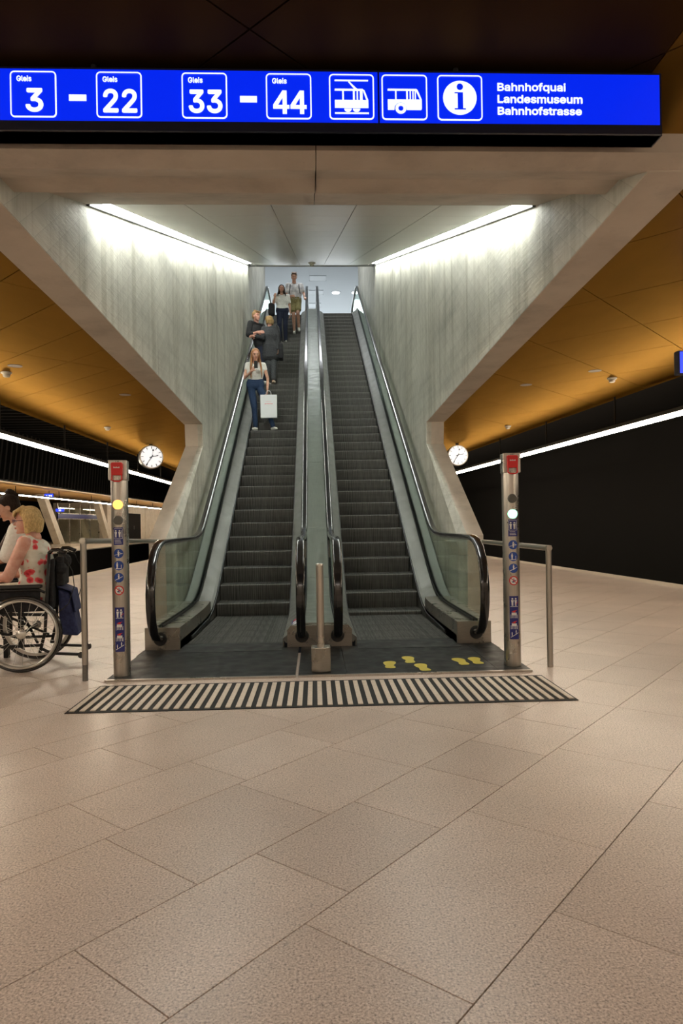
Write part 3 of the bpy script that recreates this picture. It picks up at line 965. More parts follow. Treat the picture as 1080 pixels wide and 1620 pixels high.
def text_mesh(body, size, bold=0.0, align='LEFT'):
    cu = bpy.data.curves.new('t', 'FONT'); cu.body = body
    if FONT: cu.font = FONT
    cu.size = size; cu.align_x = align
    cu.extrude = .0008; cu.resolution_u = 4
    o = bpy.data.objects.new('t', cu); COL.objects.link(o)
    dg = bpy.context.evaluated_depsgraph_get()
    me = bpy.data.meshes.new_from_object(o.evaluated_get(dg))
    bpy.data.objects.remove(o)
    if bold:                      # bold face: the outline repeated round a small circle
        vs = [v.co.copy() for v in me.vertices]; fs = [tuple(p.vertices) for p in me.polygons]
        mb = MB()
        for k in range(10):
            a = 2 * pi * k / 10
            mb.add([(v.x + bold * cos(a), v.y + bold * sin(a), v.z + k * 1e-5) for v in vs], fs)
        me = mb.mesh('lettering', None, fix=False)
    return me


def totem(x, y, H, items, label, rz, lamp_first):
    t = thing('escalator_totem', label, 'sign post', (x, y, .0136 if True else 0), rz)
    R = .058
    prof = [(R * sin(a), -R * cos(a)) for a in [-pi / 2 + pi * i / 14 for i in range(15)]] + [(R, .06), (-R, .06)]
    MB().prism(prof, 'z', 0, H - .15).build('post', M['steel'], t, auto=True)
    # square head plate
    o = MB().box(-.066, .066, -.052, .062, H - .15, H).build('head', M['steel'], t); bevel(o, .004)
    me = text_mesh('1.07', .018, .0004, 'CENTER'); me.materials.append(M['black'])
    inst('number', me, t, (0, -.053, H - .016), (pi / 2, 0, 0))
    # red emergency stop
    rb = MB().prism([(-.04, H - .115), (.04, H - .115), (.043, H - .03), (.036, H - .02), (-.036, H - .02), (-.043, H - .03)], 'y', -.085, -.052).build('emergency_stop', M['red'], t); bevel(rb, .005)
    MB().tube([(-.034, -.078, H - .11), (-.036, -.082, H - .148), (-.02, -.084, H - .160), (.02, -.084, H - .160), (.036, -.082, H - .148), (.034, -.078, H - .11)], .0055).build('handle', M['red'], rb)
    MB().cyl((0, -.052, H - .135), (0, -.075, H - .135), .017, n=14).build('knob', M['steel'], rb)
    me = text_mesh('Nothalt', .019, .0006, 'CENTER'); me.materials.append(M['st_white'])
    inst('lettering', me, rb, (0, -.0858, H - .063), (pi / 2, 0, 0))
    for kind, z, a in items:
        mb = MB()
        if kind == 'lamp':
            o = MB().lathe([(.030, -R - .008), (.036, -R + .002), (.036, -R + .03)], (0, 0, z), 20, 'y').build('lamp', M[a], t, auto=True)
        elif kind == 'rect':
            b = prect(mb, -.036, .036, z - .068, z + .062, R, .0006).build('instruction_sign', M['st_navy'], t)
            i1 = MB(); man(i1, -.017, z - .012, .055, R, .0012); man(i1, .010, z - .012, .055, R, .0012)
            pline(i1, (.024, z - .01), (.024, z + .04), .003, R, .0012)
            for u0, u1, v0, v1 in ((-.031, .031, z + .052, z + .054), (-.031, .031, z - .022, z - .020), (-.031, -.029, z - .02, z + .052), (.029, .031, z - .02, z + .052)): prect(i1, u0, u1, v0, v1, R, .0012)
            for r_ in range(3): prect(i1, -.026, .016 + .004 * r_, z - .034 - .011 * r_, z - .031 - .011 * r_, R, .0012)
            i1.build('pictogram', M['st_white'], b, fix=False)
        elif kind in ('c1', 'c2', 'c3', 'no'):
            b = pdisc(mb, 0, z, .036, R, .0006).build('mandatory_sign' if kind != 'no' else 'prohibition_sign', M['st_blue'] if kind != 'no' else M['st_red'], t, fix=False)
            i1 = MB()
            if kind == 'c1':
                man(i1, 0, z - .022, .046, R, .0014); pline(i1, (-.03, z - .012), (.03, z + .0), .003, R, .0014); pline(i1, (0, z + .01), (.02, z - .0), .003, R, .0014)
            elif kind == 'c2':
                man(i1, -.010, z - .022, .046, R, .0014); prect(i1, -.022, .02, z - .025, z - .021, R, .0014); prect(i1, .016, .020, z - .025, z + .006, R, .0014)
            elif kind == 'c3':
                man(i1, .0, z - .012, .040, R, .0014); pline(i1, (-.028, z - .020), (.028, z + .008), .004, R, .0014)
            else:
                pdisc(i1, 0, z, .027, R, .0010)
            i1.build('pictogram', M['st_white'], b, fix=False)
            if kind == 'no':
                i2 = MB(); man(i2, 0, z - .018, .036, R, .0016); pline(i2, (-.014, z - .012), (.018, z + .004), .006, R, .0016)
                i2.build('figure', M['st_navy'], b, fix=False)
                i3 = MB(); pline(i3, (-.023, z + .020), (.023, z - .020), .006, R, .0022); i3.build('slash', M['st_red'], b, fix=False)
        elif kind == 'tall':
            b = prect(mb, -.036, .036, z - .165, z + .165, R, .0006).build('instruction_sign', M['st_navy'], t, fix=False)
            i1 = MB()
            man(i1, -.013, z + .090, .062, R, .0014); man(i1, .012, z + .090, .062, R, .0014); prect(i1, -.028, .028, z + .084, z + .087, R, .0014)
            for zz in (z + .005, z - .078):
                prect(i1, -.020, .018, zz + .014, zz + .034, R, .0014)
                for k_ in range(4): prect(i1, -.018 + .011 * k_, -.014 + .011 * k_, zz - .008, zz + .014, R, .0014)
                prect(i1, -.027, -.024, zz - .01, zz + .02, R, .0014); prect(i1, .022, .025, zz - .01, zz + .02, R, .0014)
            pline(i1, (-.028, z - .15), (.030, z - .115), .004, R, .0014); man(i1, -.018, z - .140, .030, R, .0014); man(i1, .012, z - .122, .030, R, .0014)
            i1.build('pictogram', M['st_white'], b, fix=False)
            i2 = MB()
            for zz in (z + .005, z - .078): pdisc(i2, 0, zz + .042, .009, R, .0016, 10); pline(i2, (-.018, zz + .040), (.018, zz + .052), .005, R, .0018)
            pline(i2, (.012, z + .10), (.028, z + .12), .004, R, .0018)
            i2.build('red_mark', M['st_red'], b, fix=False)
    return t


def zl(py, yref=833.0): return (1.13 + (yref - py) * .004725) - .0136


L_items = [('lamp', zl(798), 'amber'), ('lamp', zl(822.5), 'lens_off'), ('rect', zl(847), 0), ('c1', zl(875), 0), ('c2', zl(894), 0), ('c3', zl(913), 0), ('no', zl(933), 0), ('tall', zl(995), 0)]
R_items = [('lamp', zl(787, 823), 'lens_off'), ('lamp', zl(812, 823), 'green'), ('rect', zl(834, 823), 0), ('c1', zl(862, 823), 0), ('c2', zl(881, 823), 0), ('c3', zl(900, 823), 0), ('no', zl(920, 823), 0), ('tall', zl(980, 823), 0)]
totem(-1.498, 5.20, 1.615, L_items, 'steel sign totem with glowing amber lamp left of the escalators', radians(6), 0)
totem(1.487, 5.22, 1.635, R_items, 'steel sign totem with glowing green lamp right of the escalators', radians(-4), 1)


# ------------------------------------------------------------------ railings
def railing(s, x, y, zf, zb, label, foot):
    t = thing('steel_railing', label, 'railing', (x, y, 0))
    MB().cyl((0, 0, .12 if foot else .0), (0, 0, zf), .0225, n=18).build('post', M['rail_steel'], t, auto=True)
    if foot: MB().cyl((0, 0, 0), (0, 0, .12), .0205, n=18).build('sleeve', M['skirt_steel'], t, auto=True)
    L_ = 7.60 - y
    MB().cyl((0, -.0225, zf - .02), (0, L_, zb - .02), .0225, n=18).build('top_rail', M['rail_steel'], t, auto=True)
    return t


railing(-1, -1.735, 5.10, 1.05, .985, 'steel handrail with dark foot left of the left sign totem', True)
railing(1, 1.768, 5.20, .935, .93, 'plain steel handrail right of the right sign totem', False)


# ------------------------------------------------------------------ clocks
def clock(x, y, z, R, label):
    t = thing('station_clock', label, 'clock', (x, y, z), 0)
    t.rotation_euler = (0, 0, atan2(-x, y) * 1.0 + radians(12 if x < 0 else 14))
    MB().lathe([(R * .90, -.085), (R, -.095), (R, .095), (R * .90, .085)], n=40, axis='y').build('case', M['black'], t, auto=True)
    MB().lathe([(R * .93, -.080), (R * .93, -.088)], n=40, axis='y').build('dial', M['clock_face'], t)
    MB().lathe([(R * .91, -.0965), (R, -.0965), (R, -.095), (R * .91, -.095)], n=40, axis='y', caps=False).build('bezel', M['smoke'], t)
    o = MB().cyl((0, 0, R * .97), (0, 0, ZC - z), R * .15, n=12).build('bracket', M['black'], t)

    def hand(name, a, l0, l1, w_, yo):
        a = radians(a); d = Vector((sin(a), 0, cos(a))); n = Vector((cos(a), 0, -sin(a)))
        MB().obox(d * (l0 + l1) / 2 + Vector((0, yo, 0)), n * w_, Vector((0, .002, 0)), d * (l1 - l0) / 2).build(name, M['black'], t)
    hand('hour_hand', 76, -.2 * R, .58 * R, .035 * R, -.096)
    hand('minute_hand', 214, -.2 * R, .86 * R, .028 * R, -.102)
    hand('second_hand', 12, -.2 * R, .55 * R, .010 * R, -.108)
    a = radians(12)
    MB().lathe([(.075 * R, -.104), (.075 * R, -.110)], (sin(a) * R * .58, 0, cos(a) * R * .58), 16, 'y').build('second_disc', M['black'], t)
    for h in range(12): hand('hour_mark', 30 * h, .68 * R, .88 * R, .03 * R, -.090)
    return t


clock(-3.99, 16.8, 2.815, .285, 'round white station clock hanging left of the concrete shaft')
clock(3.63, 17.3, 2.815, .262, 'round white station clock hanging right of the concrete shaft')

# ------------------------------------------------------------------ overhead sign
SY = 2.93
sg = thing('direction_sign', 'long blue illuminated direction sign hanging above the escalators', 'sign', (0, SY, 2.82))
ZS0, ZS1 = 2.852 - 2.82, 3.070 - 2.82
X0_, XM, X1_ = -3.0, .274, 1.507
MB().box(X0_, X1_ + .012, .006, .10, -.012, ZS1 + .012).build('casing', M['sign_case'], sg)
MB().prism([(-.006, -.012), (.10, -.012), (.10, .0), (-.006, ZS0 - .004)], 'x', X0_, X1_ + .006).build('bottom_lip', M['sign_case'], sg)
MB().box(X0_, XM - .004, 0, .006, ZS0, ZS1).build('light_face', M['sign_blue'], sg)
MB().box(XM + .004, X1_, 0, .006, ZS0, ZS1).build('light_face', M['sign_blue'], sg)
for x in (-1.9, -.95, .62): MB().cyl((x, .05, ZS1), (x, .05, ZC - 2.82), .012, n=8).build('hanger', M['black'], sg)


def frame_box(x0, x1, z0, z1, w_=.0055, r=.018):
    o, i = [], []
    for cx_, cz_, a0 in ((x1 - r, z1 - r, 0), (x0 + r, z1 - r, 90), (x0 + r, z0 + r, 180), (x1 - r, z0 + r, 270)):
        for k_ in range(6):
            a = radians(a0 + 18 * k_); o.append((cx_ + r * cos(a), cz_ + r * sin(a))); i.append((cx_ + (r - w_) * cos(a), cz_ + (r - w_) * sin(a)))
    n = len(o); vs = [(p[0], -.003, p[1]) for p in o] + [(p[0], -.003, p[1]) for p in i] + [(p[0], -.0, p[1]) for p in o] + [(p[0], .0, p[1]) for p in i]
    fs = [(k_, (k_ + 1) % n, n + (k_ + 1) % n, n + k_) for k_ in range(n)] + [(k_, 2 * n + k_, 2 * n + (k_ + 1) % n, (k_ + 1) % n) for k_ in range(n)]
    return MB().add(vs, fs)


def sbox(*r):
    return frame_box(*r).build('pictogram_frame', M['sign_white'], sg, fix=False)


def flat(mb, pts):
    n = len(pts); mb.prism(pts, 'y', -.003, 0); return mb


def label_text(s, x, z, hh, bold, al='LEFT', sx=1.0, nm='lettering', y=-.002):
    # z: lower edge, hh: height, sx: width, all in metres
    me = text_mesh(s, hh * 1.4, bold, 'LEFT'); me.materials.clear(); me.materials.append(M['sign_white'])
    xs_ = [v.co.x for v in me.vertices]; w0 = max(xs_) - min(xs_); k = sx / w0
    ys_ = [v.co.y for v in me.vertices]; kz = hh / (max(ys_) - min(ys_))
    x = x - (sx / 2 if al == 'CENTER' else 0) - min(xs_) * k
    return inst(nm, me, sg, (x, y, z - min(ys_) * kz), (pi / 2, 0, 0), (k, kz, 1))


zb0, zb1 = 2.864 - 2.82, 3.059 - 2.82
for x0, x1, num in ((-1.283, -1.091, '3'), (-.925, -.734, '22'), (-.566, -.374, '33'), (-.209, -.015, '44')):
    sbox(x0, x1, zb0, zb1)
    label_text('Gleis', x0 + .027, zb1 - .043, .0235, .0006, 'LEFT', .062)
    if num == '44':
        for k_ in (0, 1):
            a_ = (x0 + x1) / 2 - .067 + .074 * k_; b_ = zb0 + .023; mb = MB()
            flat(mb, [(a_ + .040, b_), (a_ + .058, b_), (a_ + .058, b_ + .099), (a_ + .040, b_ + .099)])
            mb.prism([(a_, b_ + .022), (a_ + .069, b_ + .022), (a_ + .069, b_ + .037), (a_, b_ + .037)], 'y', -.0032, 0)
            mb.prism([(a_, b_ + .022), (a_ + .019, b_ + .036), (a_ + .050, b_ + .086), (a_ + .050, b_ + .099), (a_ + .040, b_ + .099), (a_, b_ + .038)], 'y', -.0034, 0)
            mb.build('lettering', M['sign_white'], sg)
        continue
    label_text(num, (x0 + x1) / 2 + .004, zb0 + .023, .100, .0030, 'CENTER', .143 if len(num) > 1 else .074)
for x in (-1.003, -.284): flat(MB(), [(x - .036, 2.935 - 2.82), (x + .036, 2.935 - 2.82), (x + .036, 2.961 - 2.82), (x - .036, 2.961 - 2.82)]).build('dash', M['sign_white'], sg)
for x0, x1 in ((.061, .254), (.287, .484), (.528, .724)): sbox(x0, x1, zb0, zb1)


def picto(ox, ppx, pts_list):
    mb = MB()
    for pts in pts_list: flat(mb, [(ox + p[0] / 1000, zb0 + p[1] / 1000) for p in pts])
    return mb


R4 = lambda a, b, c, d_: [(a, c), (b, c), (b, d_), (a, d_)]
# tram (units: mm inside the frame, 193 wide, 195 high)
tram = [R4(24, 168, 166, 171), [(82, 163), (88, 163), (124, 128), (112, 128)], R4(24, 145, 125, 132), R4(56, 63, 84, 125), R4(102, 110, 84, 128), R4(118, 124, 84, 128), R4(132, 138, 84, 128),
        [(24, 51), (168, 51), (168, 84), (24, 84)], [(138, 84), (144, 84), (144, 125), (138, 130)], [(144, 130), (152, 126), (168, 84), (160, 84), (146, 124)], R4(24, 170, 25, 31)]
picto(.061, 0, tram).build('tram_pictogram', M['sign_white'], sg)
mbw = MB()
for cxw in (.061 + .080, .061 + .117):
    flat(mbw, [(cxw + .016 * cos(a), zb0 + .047 + .013 * sin(a)) for a in [pi + pi * i / 10 for i in range(11)]])
mbw.build('tram_wheels', M['sign_white'], sg)
bus = [R4(26, 150, 127, 134), R4(58, 64, 88, 128), R4(106, 113, 88, 128), R4(121, 126, 88, 128), R4(133, 138, 88, 128), [(26, 44), (54, 44), (56, 60), (66, 72), (82, 78), (98, 72), (106, 60), (108, 44), (170, 44), (173, 50), (173, 88), (26, 88)],
       [(150, 134), (156, 128), (173, 88), (166, 88), (148, 128)], R4(143, 148, 88, 130)]
picto(.287, 0, bus).build('bus_pictogram', M['sign_white'], sg)
n = 24
cxw, czw = .287 + .082, zb0 + .050
vs = [(cxw + r * cos(2 * pi * i / n), -.003, czw + r * sin(2 * pi * i / n)) for r in (.024, .011) for i in range(n)]
MB().add(vs, [(i, (i + 1) % n, n + (i + 1) % n, n + i) for i in range(n)]).build('bus_wheel', M['sign_white'], sg, fix=False)
ci, zi = .626, zb0 + .098
flat(MB(), [(ci + .073 * cos(2 * pi * i / 40), zi + .073 * sin(2 * pi * i / 40)) for i in range(40)]).build('info_disc', M['sign_white'], sg)
mb = MB()
for pts in ([(ci + .014 * cos(2 * pi * i / 16), zi + .046 + .014 * sin(2 * pi * i / 16)) for i in range(16)], [(ci - .024, zi + .022), (ci + .013, zi + .022), (ci + .013, zi - .048), (ci - .010, zi - .048), (ci - .010, zi + .018), (ci - .024, zi + .018)], [(ci - .024, zi - .052), (ci + .025, zi - .052), (ci + .025, zi - .047), (ci - .024, zi - .047)]):
    mb.prism(pts, 'y', -.005, -.0032)
mb.build('info_letter', M['sign_blue'], sg)
for s, z, w_, h_ in (('Bahnhofquai', 2.985, .300, .044), ('Landesmuseum', 2.941, .374, .035), ('Bahnhofstrasse', 2.890, .370, .035)): label_text(s, .790, z - 2.82, h_, .0011, 'LEFT', w_)

# small blue sign at the right picture edge
bs = thing('platform_display', 'blue lit display hanging at the right picture edge', 'sign', (3.44, 6.0, 2.42))
o = MB().box(-.19, .35, 0, .08, 0, .215).build('casing', M['sign_case'], bs); bevel(o, .01)
MB().box(-.175, .335, -.004, 0, .012, .203).build('screen', M['screen_blue'], bs)
MB().cyl((.1, .04, .215), (.1, .04, ZC - 2.42), .012, n=8).build('hanger', M['black'], bs)

# ------------------------------------------------------------------ far platform beyond the left track
fp = struct(MB().box(-22, -12, 8, 75, -.06, 0), 'floor_far_platform', M['cream'], 'pale floor of the far platform beyond the left track')
FC = struct(MB().box(-22, -12.0, 8, 75, 3.2, 3.4), 'ceiling_far_platform', M['far_orange'], 'ochre ceiling of the far platform')
y = 10
while y < 74:
    MB().box(-15.0, -12.02, y + .03, y + 2.97, 3.02, 3.19).build('ceiling_panel', M['far_orange'], FC); y += 3.0
struct(MB().box(-22, -21.8, 8, 75, 0, 3.4), 'wall_far_left', M['void'], 'black wall behind the far platform')
struct(MB().box(-22, -12.15, 8, 75, -1.25, -.06), 'trim_8', M['void'], 'black side of the far platform')
# slanted struts
for i, (px, y0_) in enumerate(((-15.1, 41.0), (-15.1, 50.5))):
    t = thing('concrete_strut', ('nearer' if i == 0 else 'farther') + ' pale slanted concrete strut on the far platform', 'column', (px, y0_, 0))
    MB().prism([(.0, 0), (.75, 0), (-3.2, 2.98), (-3.9, 2.98)], 'y', -.15, .15).build('shaft', M['cream'], t) if False else \
        MB().prism([(-.3, 0), (.45, 0), (-2.3, 2.98), (-2.95, 2.98)], 'x', -.2, .2).build('shaft', M['cream'], t)
    MB().box(-.3, .8, -.5, 1.6, 0, .16).build('foot', M['cream'], t)
t = thing('concrete_kiosk', 'pale concrete service building on the far platform', 'building', (-15.6, 52, 0))
MB().box(-4, 0, 0, 20, 0, 3.0).build('wall', M['cream'], t)
dd = MB().box(0, .06, 5.4, 9.6, 0, 2.25).build('door', M['void'], t)
MB().box(.06, .08, 7.3, 7.35, .9, 1.2).build('handle', M['steel'], dd)
MB().box(.0, .04, 11.4, 11.7, 0, 3).build('pilaster', M['cream'], t)
t = thing('glass_lift_shaft', 'dark glass enclosure with a blue band behind the struts', 'glass enclosure', (-15.8, 42.5, 0))
for i in range(4): MB().box(0, .03, .1 + i * 2.0, 2.05 + i * 2.0, .1, 2.4).build('glass_pane', M['glass'], t)
for i in range(5): MB().box(-.03, .05, i * 2.0, i * 2.0 + .08, 0, 2.7).build('mullion', M['steel'], t)
MB().box(-.02, .07, 0, 8.1, 1.72, 2.0).build('sign_band', M['st_navy'], t)
MB().box(-.03, .09, 0, 8.1, 2.0, 2.06).box(-.03, .09, 0, 8.1, 1.66, 1.72).build('rail', M['steel'], t)
for x, y, z, w_, h, lab in ((-13.4, 35, 2.62, .46, .25, 'small blue lit sign on the far platform, nearest the left edge'), (-13.4, 46, 2.55, .4, .22, 'small blue lit sign on the far platform beside the left totem'), (-14.7, 40, 2.05, .5, .2, 'dim blue lit sign deep on the far platform')):
    t = thing('platform_display', lab, 'sign', (x, y, z))
    MB().box(-w_ / 2, w_ / 2, 0, .08, 0, h).build('casing', M['sign_case'], t)
    MB().box(-w_ / 2 + .015, w_ / 2 - .015, -.004, 0, .015, h - .015).build('screen', M['screen_blue'], t)
    me = text_mesh('A 33' if x > -14 else '33', h * .8, .008, 'CENTER'); me.materials.append(M['sign_white'])
    inst('lettering', me, t, (0, -.006, h * .22), (pi / 2, 0, 0))
    MB().box(-.015, .015, .03, .05, h, 3.0 - z).build('hanger', M['black'], t)

# PEOPLE_BEGIN
# ------------------------------------------------------------------ people
M['skin'] = make_skin('skin', (.66, .38, .27))
M['skin_pale'] = make_skin('skin_pink', (.70, .40, .31))
M['skin_tan'] = make_skin('skin_tan', (.58, .34, .24))
M['hair_ginger'] = make_hair('hair_ginger', (.22, .08, .025), (.50, .23, .08))
M['hair_blond'] = make_hair('hair_blond', (.46, .29, .10), (.86, .62, .28), (22, 22, 9))
M['hair_dark'] = make_hair('hair_dark', (.012, .007, .005), (.035, .019, .012))
M['hair_dark'].node_tree.nodes['Principled BSDF'].inputs['Specular IOR Level'].default_value = .12
M['hair_brown'] = make_hair('hair_brown', (.07, .035, .015), (.16, .08, .035))
M['hair_sand'] = make_hair('hair_sand', (.25, .13, .05), (.42, .25, .11))
M['white_cotton'] = make_fabric('white_cotton', (.70, .69, .64), (.80, .79, .75))
M['grey_print'] = make_fabric('grey_print_cotton', (.46, .45, .48), (.84, .82, .82), 9)
M['jeans'] = make_fabric('blue_jeans', (.012, .030, .080), (.024, .055, .125), 90)
M['navy_jeans'] = make_fabric('navy_jeans', (.008, .012, .030), (.014, .021, .050), 90)
M['jacket'] = make_fabric('black_jacket', (.010, .010, .012), (.022, .022, .025))
M['coat'] = make_fabric('charcoal_coat', (.028, .030, .034), (.050, .052, .056))
M['grey_trousers'] = make_fabric('grey_trousers', (.050, .055, .060), (.09, .095, .10))
M['olive'] = make_fabric('olive_shorts', (.20, .17, .06), (.31, .27, .12))
M['floral'] = make_floral()
M['beige_cloth'] = make_fabric('beige_cloth', (.55, .50, .42), (.65, .60, .52))
M['shoe_white'] = mat('shoe_white', (.72, .70, .64), .6)
M['shoe_beige'] = mat('shoe_beige', (.50, .38, .27), .6)
M['eye_white'] = mat('eye_white', (.50, .46, .42), .5)
M['eye_dark'] = mat('eye_dark', (.03, .02, .015), .2)
M['lip'] = mat('lip', (.52, .17, .14), .4)
M['brown_leather'] = mat('brown_leather', (.07, .04, .028), .5)
M['paper_white'] = mat('paper_bag_white', (.90, .91, .92), .6)
M['hair_honey'] = make_hair('hair_honey', (.20, .11, .035), (.50, .32, .12))
M['bag_pink'] = mat('bag_pink_print', (.85, .25, .30), .6)
M['navy_cloth'] = make_fabric('navy_cloth', (.020, .028, .085), (.035, .045, .13))
BAKE = []


def rmsh(mb, name, m, parent, voxel=.009, sm=5):
    o = mb.build(name, m, parent, fix=False)
    r = o.modifiers.new('remesh', 'REMESH'); r.mode = 'VOXEL'; r.voxel_size = voxel; r.use_smooth_shade = True
    s = o.modifiers.new('smooth', 'SMOOTH'); s.iterations = sm; s.factor = .5
    BAKE.append(o); return o


V = Vector


def add_hand(mb, wr, d, nrm, side, curl=.5, sc=1.0):
    """wrist, direction of the fingers, palm normal, +1/-1 for the thumb side along d x n."""
    d = V(d).normalized(); nrm = V(nrm); nrm = (nrm - d * nrm.dot(d)).normalized(); lat = d.cross(nrm) * side
    wr = V(wr)
    for k in (-1.3, -.45, .45, 1.3):
        mb.cap(wr + lat * k * .013 * sc, .014 * sc, wr + d * .085 * sc + lat * k * .019 * sc, .0115 * sc, 8)
    for k, ln in ((1.5, .070), (.5, .080), (-.5, .074), (-1.5, .058)):
        p = wr + d * .088 * sc + lat * k * .0195 * sc; a = 0; r = .0095 * sc
        for j, fr_ in enumerate((.45, .32, .26)):
            a += curl * (.7 if j == 0 else 1.0)
            q = p + (d * cos(a) + nrm * sin(a)) * ln * fr_ * sc
            mb.cap(p, r, q, r * .9, 8); p = q; r *= .9
    p = wr + d * .025 * sc + lat * .024 * sc
    q = p + (d * .65 + lat * .65 + nrm * .3).normalized() * .040 * sc; mb.cap(p, .014 * sc, q, .011 * sc, 8)
    mb.cap(q, .011 * sc, q + (d * .85 + lat * .2 + nrm * .45).normalized() * .036 * sc, .0085 * sc, 8)


def add_head(mb, c, f, up=(0, 0, 1), neck=None, s=1.0, female=True):
    f = V(f).normalized(); up = V(up); l = V(up).cross(f).normalized(); u = f.cross(l)
    ax = (f, l, u); c = V(c)
    Q = lambda a, b, d_: c + (f * a + l * b + u * d_) * s
    mb.ell(Q(-.012, 0, .022), (.094 * s, .074 * s, .088 * s), ax, 18, 12)
    mb.ell(Q(.020, 0, -.030), (.064 * s, .060 * s, .070 * s), ax, 16, 10)
    mb.ell(Q(.046, 0, -.072), (.034 * s, .036 * s, .030 * s), ax, 12, 8)
    mb.ell(Q(.072, 0, -.090), (.016 * s, .018 * s, .014 * s), ax, 10, 8)
    for b in (-1, 1):
        mb.ell(Q(.050, b * .036, -.024), (.026 * s, .022 * s, .028 * s), ax, 10, 8)
        mb.ell(Q(-.005, b * .074, -.010), (.017 * s, .009 * s, .029 * s), ax, 10, 8)
    mb.cap(Q(.076, 0, .012), .008 * s, Q(.098, 0, -.022), .0125 * s, 8)
    mb.ell(Q(.070, 0, .030), (.018 * s, .050 * s, .013 * s), ax, 12, 6)
    mb.ell(Q(.080, 0, -.052), (.012 * s, .020 * s, .008 * s), ax, 10, 6)
    if neck is not None:
        mb.cap(V(neck) - V((0, 0, .02)), .056 * s, Q(-.022, 0, -.060), .050 * s, 12)
    return Q, ax


def face_parts(t, Q, ax, s, skin, nearby=False):
    for b in (-1, 1):
        MB().ell(Q(.0765, b * .031, .004), (.008 * s, .012 * s, .0055 * s), ax, 10, 7).build('eye', M['eye_white'], t, smooth=True)
        MB().ell(Q(.081, b * .031, .004), (.005 * s, .0065 * s, .006 * s), ax, 10, 7).build('iris', M['eye_dark'], t, smooth=True)
        MB().tube([Q(.084, b * .014, .028), Q(.084, b * .032, .033), Q(.072, b * .050, .026)], .0035 * s, 6).build('eyebrow', M['hair_brown'], t, smooth=True)
    MB().ell(Q(.091, 0, -.050), (.006 * s, .022 * s, .0045 * s), ax, 10, 6).ell(Q(.090, 0, -.057), (.006 * s, .018 * s, .005 * s), ax, 10, 6).build('mouth', M['lip'], t, smooth=True)


def lerp(a, b, t): return V(a) + (V(b) - V(a)) * t


def torso_bars(J, H, infl=0.0, t0=0.0, t1=1.0, female=True, fat=1.0):
    k = H / 1.7
    pel, ch, nk = V(J['pelvis']), V(J['chest']), V(J['neck'])
    hl = (V(J['hipL']) - V(J['hipR'])).normalized(); sl = (V(J['shL']) - V(J['shR'])).normalized()
    prof = [(0, .085, .098), (.12, .082, .096), (.38, .055, .082), (.6, .068, .088), (.82, .085, .094), (1.0, .080, .080)] if female else \
           [(0, .075, .092), (.12, .073, .092), (.38, .068, .090), (.6, .085, .096), (.82, .10, .100), (1.0, .095, .082)]
    out = []
    N_ = 9
    for i in range(N_ + 1):
        t = i / N_
        if t < t0 - 1e-6 or t > t1 + 1e-6: continue
        for (a, w0, r0), (b, w1, r1) in zip(prof, prof[1:]):
            if a <= t <= b:
                q = (t - a) / (b - a); w_ = w0 + (w1 - w0) * q; r = r0 + (r1 - r0) * q; break
        c = lerp(pel, ch, t); ax = hl.lerp(sl, t).normalized()
        out.append((c - ax * w_ * k * fat, c + ax * w_ * k * fat, (r * fat + infl) * k if fat > 1 else r * k + infl))
    return out


